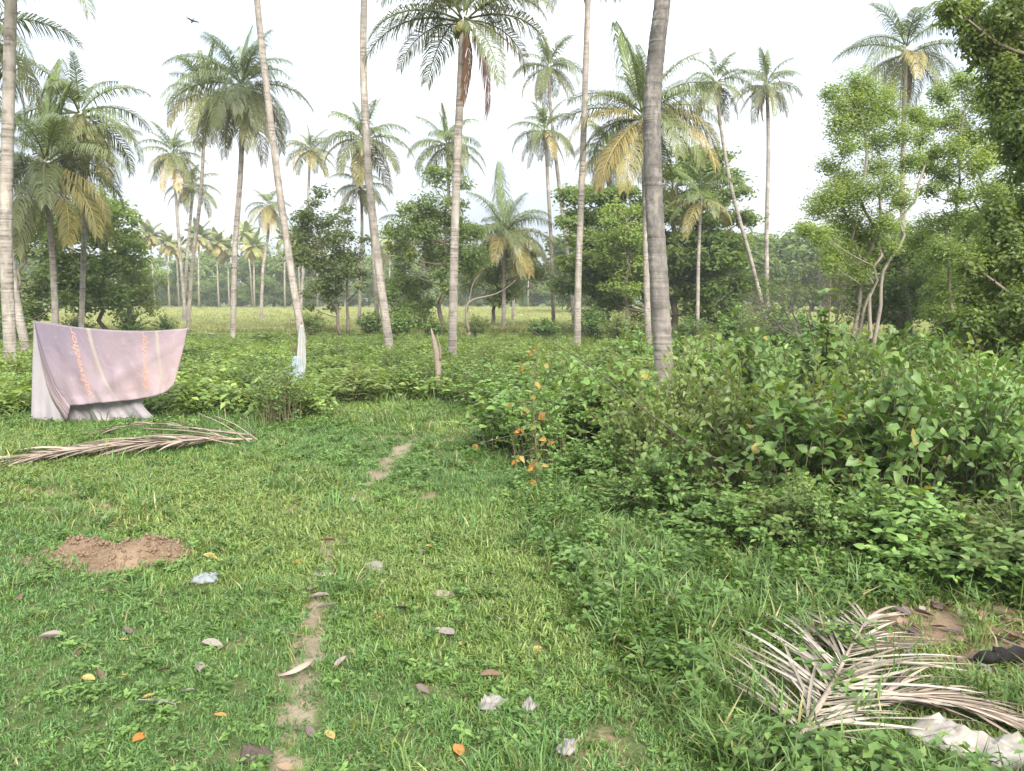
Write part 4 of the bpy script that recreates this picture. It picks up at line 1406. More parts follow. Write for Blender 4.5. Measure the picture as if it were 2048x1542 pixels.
for px_, py_, hh in [(1150, 912, 1.05), (1205, 900, 1.2), (1105, 905, 0.95), (1170, 880, 1.25), (1250, 905, 1.25)]:
    q = ground_at(px_, py_)
    shrub(BUSH_BIG, r_.randint(8), q[0], q[1], 0.95, hh, r_.uniform(0, 6.283), 'leafy shrub behind the yellowing plant at the thicket corner', 'shrubs of the dense thicket')
skirt = []
for _ in range(900):                                         # low leafy skirt along the thicket's foot
    x = r_.uniform(0.9, 8.0)
    y = thicket_front(x) + r_.uniform(-0.35, 0.5)
    if x > 0.9 * y + 2.0 or any((q[0] - x) ** 2 + (q[1] - y) ** 2 < 0.45 ** 2 for q in skirt) or float(soil_mask(x, y)) > 0.5:
        continue
    skirt.append((x, y))
    shrub(BUSH_BIG, [0, 1, 2, 4, 7][r_.randint(5)], x, y, r_.uniform(0.45, 0.68), r_.uniform(0.4, 0.75), r_.uniform(0, 6.283),
          'knee high leafy shrub at the foot of the dense thicket', 'shrubs at the thicket foot')
cnt = 0
for _ in range(6000):
    y = r_.uniform(14.2, 40)
    px = r_.uniform(-260, 1060)
    x = (px - 1024) / FPX * y
    if y < 15.8 and px < 430:
        continue
    if abs(px - 588) < 42 and 16.0 < y < 21.4:
        continue
    if 600 < px < 980 and y < 14.4 + 3.6 * math.sin((px - 600) / 380 * 3.1416):
        continue
    if not try_place(x, y, 0.95 + 0.03 * y):
        continue
    hgt = r_.uniform(0.55, 1.2) * (1.0 if y < 19 else max(0.55, 1.0 - (y - 19) / 30))
    shrub(BUSH_LOW, r_.randint(6), x, y, r_.uniform(0.75, 1.35), hgt, r_.uniform(0, 6.283),
          brush_label(px, y), 'low shrubs between path and field')
    cnt += 1
    if cnt >= 200:
        break
for px, d, s, z in [(262, 46, 1.2, 1.6), (330, 48, 1.0, 1.3), (150, 44, 1.3, 1.4), (620, 50, 1.4, 1.6), (742, 49, 1.2, 1.5), (800, 48, 1.3, 1.4), (868, 47, 1.2, 1.2), (955, 48, 1.2, 1.3), (1085, 45, 1.3, 1.2),
                    (1180, 42, 1.5, 1.9), (1240, 40, 1.4, 1.7), (1380, 42, 1.3, 1.5), (1470, 38, 1.5, 1.8), (1560, 34, 1.6, 2.0), (1610, 31, 1.3, 1.6), (1500, 44, 1.5, 1.7), (15, 40, 1.6, 1.8)]:
    c = at(px, 640, d)
    shrub(BUSH_BIG, r_.randint(8), c[0], d, s, z, r_.uniform(0, 6), 'man high dark shrub standing at the near edge of the rice field', 'shrubs at the field edge')

# large leaved sapling standing out of the thicket
bb = ground_at(1640, 985)
bb = np.array([at(1645, 900, 11.2)[0], 11.2, 0.0])
root = empty('sapling', bb, 'broad leaved sapling rising above the thicket before the bare tree', 'sapling')
g, gl = Geo(), Geo()
rr = np.random.RandomState(31)
P, D = [], []
for ex, ey in [(1662, 560), (1610, 610), (1700, 620), (1640, 600), (1590, 660), (1690, 680), (1655, 650)]:
    e = at(ex, ey, 11.2 + rr.uniform(-0.4, 0.4)) - bb
    S = spline(np.array([[0, 0, 0], [e[0] * 0.25, e[1] * 0.25, e[2] * 0.55], e]), 12)
    g.tube(S, np.linspace(0.022, 0.006, 12), 5)
    for q in range(26):
        t = rr.uniform(0.55, 1.0)
        i = min(10, int(t * 11))
        P.append(S[i] + rr.normal(0, 0.05, 3))
        a = rr.uniform(0, 6.283)
        D.append([math.cos(a), math.sin(a), rr.uniform(-0.5, 0.3)])
P, D = np.array(P), np.array(D)
gl.leaves(P, D, np.c_[rr.normal(0, 0.4, (len(P), 2)), np.ones(len(P))], 0.19 * rr.uniform(0.6, 1.15, len(P)), 0.11, np.clip(rr.normal(0.55, 0.2, len(P)), 0, 0.93), 0.15, 0.25, True)
new_obj('stem', g.mesh('sapling_stem', M_STEM, True), root)
new_obj('foliage', gl.mesh('sapling_foliage', M_BUSH), root)

# yellowing plant at the thicket's corner
bb = np.array([at(1075, 985, 9.3)[0], 9.3, 0.0])
root = empty('yellowing_plant', bb, 'thin plant with orange and yellow dying leaves at the thicket corner', 'plant')
g = Geo()
S = spline(np.array([bb * 0, at(1072, 900, 9.25) - bb, at(1066, 780, 9.2) - bb, at(1078, 690, 9.3) - bb]), 24)
g.tube(S, np.linspace(0.016, 0.006, 24), 5)
spots = [(1078, 685, .10), (1070, 700, .08), (1060, 705, .07), (1046, 732, .09), (1070, 765, .12), (1072, 795, .08), (1018, 808, .08), (1046, 818, .12), (1086, 825, .12), (1072, 850, .11), (1042, 858, .09), (1030, 862, .07),
         (1092, 876, .12), (1100, 885, .08), (952, 888, .08), (1040, 912, .12), (1030, 920, .09), (1076, 905, .10), (1072, 925, .13), (1085, 930, .10), (1066, 935, .1), (1070, 960, .13), (1072, 985, .1)]
twg = Geo()
for i, (x, y, s) in enumerate(spots):
    q = at(x, y, 9.05 + 0.15 * math.sin(i * 2.1)) - bb
    j = int(np.argmin(np.linalg.norm(S - q, axis=1)))
    twg = Geo()
    twg.tube(np.array([S[j], (S[j] + q) / 2 + [0, 0, 0.02], q]), [0.005, 0.004, 0.002], 3, cap=False)
    new_obj('twig', twg.mesh('dying_plant_twig', M_STEM), root)
    gl = Geo()
    n = 2
    gl.leaves(np.zeros((n, 3)), rr.normal(0, 1, (n, 3)) * [1, 0.4, 0.6] + [0, 0, -0.9], np.array([[0.2, -1, 0.4]] * n) + rr.normal(0, 0.3, (n, 3)), s * 0.85, s * 0.5, rr.uniform(0, 1.0, n), 0.15, 0.25, True)
    new_obj('leaf', gl.mesh('dying_leaf', M_YELLOWING), root, q)
gl = Geo()
k = rr.randint(2, 24, 90)
gl.leaves(S[k] + rr.normal(0, 0.05, (90, 3)), rr.normal(0, 1, (90, 3)), np.c_[rr.normal(0, 0.5, (90, 2)), np.ones(90)], 0.07, 0.035, np.clip(rr.normal(0.7, 0.2, 90), 0, 1), 0.15, 0.2)
new_obj('foliage', gl.mesh('dying_plant_foliage', M_BUSH), root)
new_obj('stem', g.mesh('dying_plant_stem', M_STEM, True), root)

# ------------------------------------------------------------------ hanging cloth
def poly(pts, t):
    p = np.array(pts, float)
    s = spline(np.c_[p, np.zeros(len(p))], 200)[:, :2]
    a = np.concatenate([[0], np.cumsum(np.linalg.norm(np.diff(s, axis=0), axis=1))])
    a /= a[-1]
    return np.stack([np.interp(t, a, s[:, 0]), np.interp(t, a, s[:, 1])], -1)


def coons(top, bot, lef, rig, u, v):
    u, v = np.asarray(u, float), np.asarray(v, float)
    T, B, Lf, Rt = poly(top, u), poly(bot, u), poly(lef, v), poly(rig, v)
    U, V = u[..., None], v[..., None]
    p00, p10, p01, p11 = [np.array(q, float) for q in (top[0], top[-1], bot[0], bot[-1])]
    return (1 - V) * T + V * B + (1 - U) * Lf + U * Rt - ((1 - U) * (1 - V) * p00 + U * (1 - V) * p10 + (1 - U) * V * p01 + U * V * p11)


TOP = [(68, 642), (150, 654), (230, 661), (305, 662), (375, 657)]
FB = [(140, 812), (200, 806), (270, 799), (322, 788), (347, 770)]
FL = [(68, 642), (84, 700), (108, 766), (140, 812)]
FR = [(375, 657), (366, 700), (356, 740), (347, 770)]
CD = 14.62


def at_arr(p, Y):
    u = (p[..., 0] - 1024.0) / FPX
    v = (771.0 - p[..., 1]) / FPX
    dy = v * SP + CP
    k = Y / dy
    return np.stack([u * k, Y + 0 * k, (v * CP - SP) * k + CAM_H], -1)


def front(u, v):
    p = coons(TOP, FB, FL, FR, u, v)
    w = np.clip(v, 0, 1)
    Y = CD - 0.10 * w + 0.035 * np.sin(u * 11 + v * 2.5 + 0.8 * np.sin(v * 4)) * w ** 0.7 + 0.022 * np.sin(u * 27 - 4 * v) * w + 0.012 * np.sin(u * 52 + 7 * v) * w
    Y = Y + 0.03 * vnoise(u * 7, v * 5, 17, 3) * np.minimum(1, 4 * w) - 0.05 * np.exp(-((u + v - 1.15) / 0.10) ** 2) * w
    return at_arr(p, Y)


BB = [(62, 838), (118, 846), (170, 852), (235, 848), (308, 836)]
BL = [(68, 642), (66, 700), (64, 770), (62, 838)]
BR = [(375, 657), (335, 720), (285, 796), (308, 836)]


def back(u, v):
    p = coons(TOP, BB, BL, BR, u, v)
    Y = CD + 0.03 + 0.10 * v + 0.05 * np.sin(u * 17 + 1.5 * v) * v + 0.024 * np.sin(u * 37 + 3 * v) * v + 0.010 * np.sin(u * 83 + 3 * np.sin(v * 2)) * v ** 0.8 + 0.03 * vnoise(u * 12, v * 4, 18, 3) * v
    return at_arr(p, Y)


FOLD2 = [(68, 643), (80, 712), (100, 790), (132, 846)]


def fold(u, v):
    a, b = poly(FL, v), poly(FOLD2, v)
    p = a * (1 - u[..., None]) + b * u[..., None]
    Y = CD - 0.10 * v + u * 0.13 * v + 0.02 * np.sin(u * 5 + v * 9) * v
    return at_arr(p, Y)


root = empty('hanging_cloth', at(200, 850, CD) * [1, 1, 0], 'faded purple printed cloth hung over a line with white underside below', 'cloth')
cb = np.array(root.location)


def sheet(fn, nu, nv, name, mat, parent, off=0.0):
    u, v = np.meshgrid(np.linspace(0, 1, nu), np.linspace(0, 1, nv))
    V = fn(u, v) - cb + np.array([0, off, 0])
    ii = (np.arange(nv - 1)[:, None] * nu + np.arange(nu - 1)[None, :]).ravel()
    g = Geo()
    g.add(V.reshape(-1, 3), None, np.stack([ii, ii + 1, ii + nu + 1, ii + nu], 1))
    me = g.mesh(name, mat, True)
    a = me.attributes.new('cloth_uv', 'FLOAT_VECTOR', 'POINT')
    a.data.foreach_set('vector', np.stack([u.ravel(), v.ravel(), 0 * u.ravel()], 1).astype(np.float32).ravel())
    o = new_obj(name, me, parent)
    md = o.modifiers.new('thickness', 'SOLIDIFY')
    md.thickness = 0.003
    return o


def cloth_mat(name, printed=True):
    m, nd, lk, out = nodes_of(name)
    a = nd.new('ShaderNodeAttribute')
    a.attribute_name = 'cloth_uv'
    sep = nd.new('ShaderNodeSeparateXYZ')
    lk.new(a.outputs['Vector'], sep.inputs[0])
    mp = nd.new('ShaderNodeMapping')
    mp.inputs['Scale'].default_value = (3.0, 1.6, 1)
    lk.new(a.outputs['Vector'], mp.inputs['Vector'])
    n1 = noise(nd, lk, 1.0, 4, 0.5, mp.outputs['Vector'])
    if printed:
        def lin(src, k, c):
            q = nd.new('ShaderNodeMath')
            q.operation = 'MULTIPLY_ADD'
            q.inputs[1].default_value = k
            q.inputs[2].default_value = c
            lk.new(src, q.inputs[0])
            return q.outputs[0]

        def op(o_, x, y):
            q = nd.new('ShaderNodeMath')
            q.operation = o_
            for i, s in enumerate((x, y)):
                if isinstance(s, float):
                    q.inputs[i].default_value = s
                elif s is not None:
                    lk.new(s, q.inputs[i])
            return q.outputs[0]
        u, v = sep.outputs['X'], sep.outputs['Y']
        g_ = op('ADD', op('ADD', lin(u, 0.55, 0.0), lin(v, 0.45, 0.0)), lin(n1, 0.7, -0.35))
        col = ramp(nd, lk, g_, 0.1, 0.95, (0.20, 0.165, 0.205), (0.38, 0.285, 0.28))
        # pale patches of washed out dye
        n3 = noise(nd, lk, 3.0, 3, 0.5, mp.outputs['Vector'])
        col = mixc(nd, lk, col, (0.36, 0.315, 0.325), ramp(nd, lk, n3, 0.58, 0.78, (0, 0, 0), (0.7, 0.7, 0.7)))
        for u0, wid in ((0.355, 0.010), (0.80, 0.009)):
            # slanted pale yellow stripe, bowing to the right at the bottom
            cu = op('ADD', lin(op('POWER', v, 2.0), 0.06, u0), lin(v, 0.03, 0.0))
            dist = op('ABSOLUTE', op('SUBTRACT', u, cu), None)
            f = ramp(nd, lk, dist, wid * 0.7, wid * 1.7, (1, 1, 1), (0, 0, 0))
            col = mixc(nd, lk, col, (0.33, 0.29, 0.25), f)
        hem = ramp(nd, lk, v, 0.86, 0.90, (0, 0, 0), (0.55, 0.55, 0.55))
        col = mixc(nd, lk, col, (0.36, 0.285, 0.31), hem)
    else:
        col = ramp(nd, lk, n1, 0.3, 0.7, (0.44, 0.40, 0.42), (0.58, 0.54, 0.55))
    p = nd.new('ShaderNodeBsdfPrincipled')
    p.inputs['Roughness'].default_value = 0.85
    p.inputs['Specular IOR Level'].default_value = 0.15
    lk.new(col, p.inputs['Base Color'])
    bmp = nd.new('ShaderNodeBump')
    bmp.inputs['Strength'].default_value = 0.8
    bmp.inputs['Distance'].default_value = 0.05
    mp2 = nd.new('ShaderNodeMapping')
    mp2.inputs['Scale'].default_value = (9.0, 3.0, 1)
    lk.new(a.outputs['Vector'], mp2.inputs['Vector'])
    lk.new(noise(nd, lk, 1.0, 4, 0.5, mp2.outputs['Vector'], 0.5), bmp.inputs['Height'])
    lk.new(bmp.outputs[0], p.inputs['Normal'])
    t = nd.new('ShaderNodeBsdfTranslucent')
    lk.new(col, t.inputs['Color'])
    mx = nd.new('ShaderNodeMixShader')
    mx.inputs['Fac'].default_value = 0.2 if printed else 0.5
    lk.new(p.outputs[0], mx.inputs[1])
    lk.new(t.outputs[0], mx.inputs[2])
    lk.new(mx.outputs[0], out.inputs['Surface'])
    return m


M_PRINT = cloth_mat('printed_cloth')
M_BACK = cloth_mat('white_cloth_underside', False)
ff = sheet(front, 90, 48, 'front_flap', M_PRINT, root)
sheet(back, 150, 36, 'back_flap', M_BACK, root)
fo = sheet(fold, 6, 28, 'side_fold', M_PRINT, root, 0.004)
# orange script lettering printed up the cloth
M_INK = plain_mat('orange_print', (0.46, 0.19, 0.12), (0.54, 0.28, 0.18), scale=12)
for u0, v0, ln, hu in ((0.265, 0.93, 0.92, 0.062), (0.735, 0.93, 0.92, 0.055)):
    cu = bpy.data.curves.new('lettering', 'FONT')
    cu.body = 'Valavechor'
    cu.shear = 0.35
    cu.resolution_u = 3
    tmp = bpy.data.objects.new('lettering_tmp', cu)
    COL.objects.link(tmp)
    bpy.context.view_layer.update()
    tm = tmp.evaluated_get(bpy.context.evaluated_depsgraph_get()).to_mesh()
    tv = np.array([v.co[:] for v in tm.vertices])
    tf_ = [list(p.vertices) for p in tm.polygons]
    tmp.to_mesh_clear()
    bpy.data.objects.remove(tmp)
    wmax = tv[:, 0].max()
    vv = np.clip(v0 - tv[:, 0] / wmax * ln, 0.0, 1.0)
    uu = u0 - tv[:, 1] * hu
    W = front(uu, vv) - cb + np.array([0, -0.010, 0])
    me = bpy.data.meshes.new('printed_lettering')
    me.from_pydata([tuple(q) for q in W], [], tf_)
    me.materials.append(M_INK)
    new_obj('printed_lettering', me, ff)
# the line it hangs over
g = Geo()
a0 = at(30, 628, 16.9)
lp = [a0, at(68, 641, CD), *[at(x, y, CD) for x, y in TOP[1:]], at(440, 672, CD + 0.4)]
g.tube(np.array(lp) - a0, 0.0025, 5)
tag(new_obj('clothes_line', g.mesh('clothes_line', M_RAG), loc=a0), 'thin pale line tied to the palm holding up the purple cloth', 'line')

# ------------------------------------------------------------------ white rag and plastic on a stake
sd = 21.0
sb = np.array([at(592, 770, sd)[0], sd, 0.0])
g = Geo()
g.tube(spline(np.array([sb + [0, 0, -0.1], at(590, 720, sd), at(597, 680, sd), at(603, 644, sd)]), 12) - sb, np.linspace(0.025, 0.016, 12), 6)
g.tube(spline(np.array([at(592, 740, sd), at(584, 690, sd), at(580, 628, sd)]), 8) - sb, np.linspace(0.018, 0.010, 8), 5)
st = empty('wooden_stake', sb, 'thin forked wooden stake with a white rag tied to its top', 'stake')
new_obj('pole', g.mesh('stake_pole', M_WOOD, True), st)


def drape(px_rows, d, depth, seed, name, mat, label, cat):
    """px_rows: rows of (left x, right x, y) giving a hanging cloth's outline"""
    r = np.random.RandomState(seed)
    nu = 22
    rows = np.array(px_rows, float)
    t = np.linspace(0, len(rows) - 1, 5 * len(rows))
    rr_ = np.stack([np.interp(t, np.arange(len(rows)), rows[:, k]) for k in range(3)], 1)
    V = []
    for j, (xl, xr, y) in enumerate(rr_):
        f = j / (len(rr_) - 1)
        for k in range(nu):
            u = k / (nu - 1)
            pt = at(xl + (xr - xl) * u, y + 3 * math.sin(u * 7) * f, d)
            pt[1] += depth * (math.sin(u * 17 + f * 2) * 0.4 - 0.8 * math.sin(u * 3.14)) * (0.3 + f)
            V.append(pt)
    V = np.array(V)
    o0 = V.mean(0) * [1, 1, 0] + [0, 0, V[:, 2].min()]
    ii = (np.arange(len(rr_) - 1)[:, None] * nu + np.arange(nu - 1)[None, :]).ravel()
    g = Geo()
    g.add(V - o0, None, np.stack([ii, ii + 1, ii + nu + 1, ii + nu], 1))
    o = new_obj(name, g.mesh(name, mat, True), loc=o0)
    md = o.modifiers.new('thickness', 'SOLIDIFY')
    md.thickness = 0.004
    return tag(o, label, cat)


drape([(600, 607, 650), (596, 610, 672), (593, 612, 700), (592, 613, 725), (595, 611, 748)], sd - 0.03, 0.12, 3, 'white_rag', M_RAG, 'narrow white rag hanging from the forked stake', 'rag')
drape([(588, 600, 712), (578, 606, 732), (552, 610, 745), (545, 608, 756), (566, 606, 772)], sd - 0.25, 0.16, 4, 'plastic_sheet', M_PLASTIC, 'pale bluish plastic sheet snagged on the weeds below the rag', 'plastic sheet')

# ------------------------------------------------------------------ fallen dry fronds
def dry_frond(label, px_pts, lift, nl, lmax, ang, seed, wid, sides=(1, -1), bend=0.0, mat=M_DRY, z0=0.05, sag=0.2, rough=0.5):
    """rachis through ground pixels; leaflets leave it at angle ang and lie towards its tip"""
    r = np.random.RandomState(seed)
    P = np.array([ground_at(x, y, z0) for x, y in px_pts])
    P[:, 2] = ground_z(P[:, 0], P[:, 1]) + z0 + np.array(lift)
    S = spline(P, 60)
    b = S[0] * [1, 1, 0]
    root = empty('dry_frond', b, label, 'palm frond')
    g = Geo()
    g.tube(S - b, np.linspace(0.022, 0.005, 60), 6, 0.5)
    new_obj('stalk', g.mesh('dry_frond_stalk', M_FIBRE, True), root)
    T = np.gradient(S, axis=0)
    T /= np.linalg.norm(T, axis=1)[:, None]
    for s in sides:
        for q in range(nl):
            t = 0.12 + 0.86 * (q + r.uniform(-0.3, 0.3)) / nl
            i = int(np.clip(t * 59, 0, 59))
            f = T[i]
            side = np.array([-f[1], f[0], 0.0]) * s
            a = math.radians(ang + r.normal(0, 9 + 8 * rough)) * (1 - 0.35 * t)
            d = f * math.cos(a) + side * math.sin(a)
            L = lmax * np.interp(t, [0, 0.3, 0.6, 1], [0.75, 1, 0.95, 0.5]) * r.uniform(0.8 - 0.4 * rough, 1.1)
            n = 6
            tt = np.linspace(0, 1, n)
            curve = S[i] + d * (L * tt)[:, None] + f * (bend * L * tt ** 2)[:, None] + side * (r.normal(0, 0.06) * L * tt ** 2)[:, None]
            curve[:, 2] += 0.06 * L * np.sin(tt * 2.6) * r.uniform(0.2, 1.2) - sag * L * tt ** 2 * 0.3
            curve[:, 2] = np.maximum(curve[:, 2], ground_z(curve[:, 0], curve[:, 1]) + 0.012 + 0.05 * r.uniform())
            w = wid * np.interp(tt, [0, 0.3, 0.75, 1], [0.5, 1, 0.8, 0.1])
            sd_ = np.cross(d, [0, 0, 1.0])
            tw = r.normal(0, 0.5)
            sd_ = sd_ / np.linalg.norm(sd_) * math.cos(tw) + np.array([0, 0, 1.0]) * math.sin(tw)
            V = np.concatenate([curve - sd_ * w[:, None] / 2, curve + sd_ * w[:, None] / 2, curve - np.array([0, 0, 1]) * w[:, None] * 0.25])
            k = np.arange(n - 1)
            Q = np.concatenate([np.stack([k, k + 1, k + 1 + 2 * n, k + 2 * n], 1), np.stack([k + 2 * n, k + 1 + 2 * n, k + 1 + n, k + n], 1)])
            gl = Geo()
            gl.add(V - b, None, Q, float(np.clip(r.normal(0.55, 0.25), 0, 1)))
            new_obj('leaflet', gl.mesh('dry_leaflet', mat), root)
    return root


dry_frond('long brown dry palm frond lying below the hanging cloth', [(505, 884), (420, 886), (320, 895), (200, 905), (90, 918), (-40, 938)], [0.06, 0.07, 0.08, 0.07, 0.05, 0.03], 100, 1.1, 27, 5, 0.034, sag=0.1, rough=0.8)
dry_frond('thin reddish dry palm frond lying just behind the long brown one', [(498, 880), (410, 872), (300, 862), (190, 872)], [0.10, 0.12, 0.12, 0.08], 34, 0.6, 13, 15, 0.022, rough=0.8)
dry_frond('splayed pale dry palm frond lying at the edge of the bare soil', [(1575, 1530), (1625, 1455), (1668, 1385), (1705, 1310), (1740, 1240)], [0.04, 0.07, 0.08, 0.07, 0.04], 80, 0.88, 58, 6, 0.020, bend=0.12, rough=1.0, mat=M_DRY_PALE)
dry_frond('brown tattered dry frond sprawling from the pale one towards the sack', [(1690, 1425), (1790, 1415), (1900, 1425), (2060, 1462)], [0.05, 0.07, 0.06, 0.03], 60, 0.55, 26, 16, 0.016, rough=1.0)
dry_frond('brown dry frond caught on top of the thicket', [(1640, 880), (1580, 862), (1500, 846), (1420, 842)], [0.95, 1.0, 1.0, 0.95], 14, 0.6, 18, 7, 0.03)
# reddish bare stalks beside the long frond
r_ = np.random.RandomState(12)
for k, (a, b_) in enumerate([((285, 857), (485, 880)), ((300, 868), (470, 889)), ((395, 826), (500, 884)), ((430, 832), (515, 880)), ((480, 836), (510, 870))]):
    p0, p1 = ground_at(*a), ground_at(*b_)
    z0, z1 = (0.2, 0.08) if k < 2 else (0.42, 0.08)
    p0, p1 = ground_at(*a, z0), ground_at(*b_, z1)
    g = Geo()
    m = (p0 + p1) / 2 + [0, 0, 0.05]
    g.tube(spline(np.array([p0, m, p1]), 10) - p1 * [1, 1, 0], np.linspace(0.006, 0.011, 10), 5)
    tag(new_obj('dry_stalk', g.mesh('dry_stalk', M_FIBRE, True), loc=p1 * [1, 1, 0]), 'thin dry straw coloured stalk poking up beside the long dry frond', 'stalk', 'dry stalks beside the long frond')

# long dark stick across the thicket
g = Geo()
p0, p1 = at(1310, 836, 8.6), at(1056, 656, 10.4)
p00 = at(1420, 915, 7.8)
b0 = p00 * [1, 1, 0]
g.tube(spline(np.array([p00, p0, (p0 + p1) / 2 + [0.03, 0, 0.05], p1]), 24) - b0, np.linspace(0.011, 0.006, 24), 6)
tag(new_obj('bare_stick', g.mesh('bare_stick', M_BARK_DK, True), loc=b0), 'long thin dark stick leaning out of the thicket', 'stick')

# pointed dead stub by the russet fronded palm
g = Geo()
sb = at(876, 726, 18.5)
P_ = np.array([sb * [1, 1, 0], at(876, 726, 18.5), at(870, 690, 18.5), at(862, 656, 18.5)])
S = spline(P_, 14)
g.tube(S - sb * [1, 1, 0], np.array([0.07, 0.075, 0.078, 0.08, 0.085, 0.085, 0.08, 0.075, 0.07, 0.06, 0.05, 0.04, 0.025, 0.006]), 8)
g.tube(spline(np.array([at(880, 720, 18.45), at(881, 700, 18.4), at(874, 668, 18.4)]), 8) - sb * [1, 1, 0], np.linspace(0.035, 0.004, 8), 5)
tag(new_obj('split_stump', g.mesh('split_stump', M_FIBRE, True), loc=sb * [1, 1, 0]), 'pale pointed split stub standing in the brush left of a palm', 'stump')

# reddish log lying behind the thicket
g = Geo()
c0, c1 = at(1426, 676, 30), at(1468, 674, 30)
b0 = c0 * [1, 1, 0]
c1 = at(1482, 712, 29.2)
g.tube(spline(np.array([c0, (c0 + c1) / 2 + [0, 0, 0.10], c1, c1 + [0.5, -0.1, -0.55]]), 14) - b0, 0.075 * np.array([0.2, 0.6, 0.8, 1.0, 0.9, 1.05, 1.0, 1.1, 1.0, 1.1, 1.15, 1.1, 1.2, 1.2]), 8)
g.tube(np.array([at(1440, 684, 29.8), at(1432, 690, 29.6), at(1422, 686, 29.5)]) - b0, [0.04, 0.03, 0.01], 5)
tag(new_obj('fallen_log', g.mesh('fallen_log', M_WOOD, True), loc=b0), 'reddish brown broken log slanting up beyond the thicket', 'log')

# charred log and white crumpled sack at the bare soil
b0 = ground_at(1960, 1318)
g = Geo()
q0, q1 = ground_at(1948, 1316, 0.05), ground_at(2110, 1322, 0.07)
g.tube(spline(np.array([q0, (q0 + q1) / 2 + [0, 0.02, 0.02], q1]), 12) - b0, 0.05 * np.array([0.15, 0.75, 1.05, 0.7, 1.25, 0.85, 1.15, 0.8, 1.1, 1, 0.8, 0.4]), 7)
g.tube(spline(np.array([ground_at(1985, 1300, 0.1), ground_at(2010, 1305, 0.1), ground_at(2040, 1316, 0.07)]), 7) - b0, 0.025, 6)
for vv_ in g.v:
    vv_ += np.random.RandomState(3).normal(0, 0.006, vv_.shape)
tag(new_obj('charred_log', g.mesh('charred_log', M_CHAR, False), loc=b0), 'black charred log lying on the bare soil', 'log')


def crumple(name, px, py, rx, ry, h, mat, label, cat, seed, rot=0.0):
    """crumpled sheet: a jagged heap with real folds"""
    r = np.random.RandomState(seed)
    c = ground_at(px, py)
    c[2] = float(ground_z(c[0], c[1]))
    n = 21
    u, v = np.meshgrid(np.linspace(-1, 1, n), np.linspace(-1, 1, n))
    k = np.sqrt(np.clip(1 - 0.5 * v ** 2, 0, 1))
    l = np.sqrt(np.clip(1 - 0.5 * u ** 2, 0, 1))
    x = u * k * rx * (1 + 0.18 * vnoise(u * 3, v * 3, seed, 2))
    y = v * l * ry * (1 + 0.18 * vnoise(v * 3, u * 3, seed + 1, 2))
    edge = np.clip(1 - np.maximum(abs(u), abs(v)) ** 2, 0, 1)
    z = h * (edge ** 0.6) * (0.5 + 0.5 * vnoise(u * 4, v * 4, seed + 2, 3)) + np.abs(vnoise(u * 7, v * 7, seed + 3, 3)) * h * 0.55 * (edge + 0.2) + r.uniform(0, h * 0.25, u.shape) + 0.012
    ca, sa_ = math.cos(rot), math.sin(rot)
    V = np.stack([x * ca - y * sa_, x * sa_ + y * ca, z], -1).reshape(-1, 3)
    ii = (np.arange(n - 1)[:, None] * n + np.arange(n - 1)[None, :]).ravel()
    g = Geo()
    g.add(V, None, np.stack([ii, ii + 1, ii + n + 1, ii + n], 1))
    o = new_obj(name, g.mesh(name, mat), loc=c)
    md = o.modifiers.new('thickness', 'SOLIDIFY')
    md.thickness = 0.004
    return tag(o, label, cat)


M_SACK = plain_mat('dirty_white_sack', (0.17, 0.15, 0.12), (0.36, 0.33, 0.29), scale=9)
M_PAPER = plain_mat('grey_paper', (0.13, 0.12, 0.105), (0.28, 0.26, 0.235), scale=14)
M_GREYLEAF = plain_mat('grey_rag', (0.11, 0.125, 0.125), (0.25, 0.275, 0.275), scale=16)
crumple('plastic_sack', 1955, 1512, 0.32, 0.16, 0.11, M_SACK, 'dirty white crumpled sack lying beneath the splayed dry frond', 'sack', 1, -0.5)
crumple('grey_rag', 410, 1163, 0.12, 0.075, 0.07, M_GREYLEAF, 'small crumpled grey rag on the grass near the dug soil', 'rag', 2, 0.2)
crumple('crumpled_paper', 985, 1416, 0.085, 0.06, 0.06, M_PAPER, 'whitish crumpled paper at the edge of the rank grass', 'paper', 3, 0.4)
crumple('crumpled_paper', 1056, 1415, 0.05, 0.05, 0.05, M_PAPER, 'smaller greyish paper scrap beside the whitish crumpled paper', 'paper', 4)
crumple('crumpled_paper', 1135, 1500, 0.075, 0.055, 0.05, M_PAPER, 'dingy crumpled paper half sunk in the rank grass', 'paper', 5, 1.0)
crumple('paper_scrap', 647, 1146, 0.10, 0.06, 0.025, M_SACK, 'flat cream coloured scrap lying on the worn path', 'scrap', 6, 0.1)
crumple('pale_board', 866, 849, 0.16, 0.07, 0.05, M_PAPER, 'pale flat scrap lying where the path fades into brush', 'scrap', 7, -0.3)
crumple('paper_scrap', 885, 1192, 0.11, 0.06, 0.035, M_FIBRE, 'torn grey brown scrap on the grass right of the path', 'scrap', 8, -0.4)
crumple('dark_husk', 510, 1519, 0.09, 0.05, 0.06, M_BARK_DK, 'dark brown broken husk beside the worn path', 'husk', 9, 0.1)
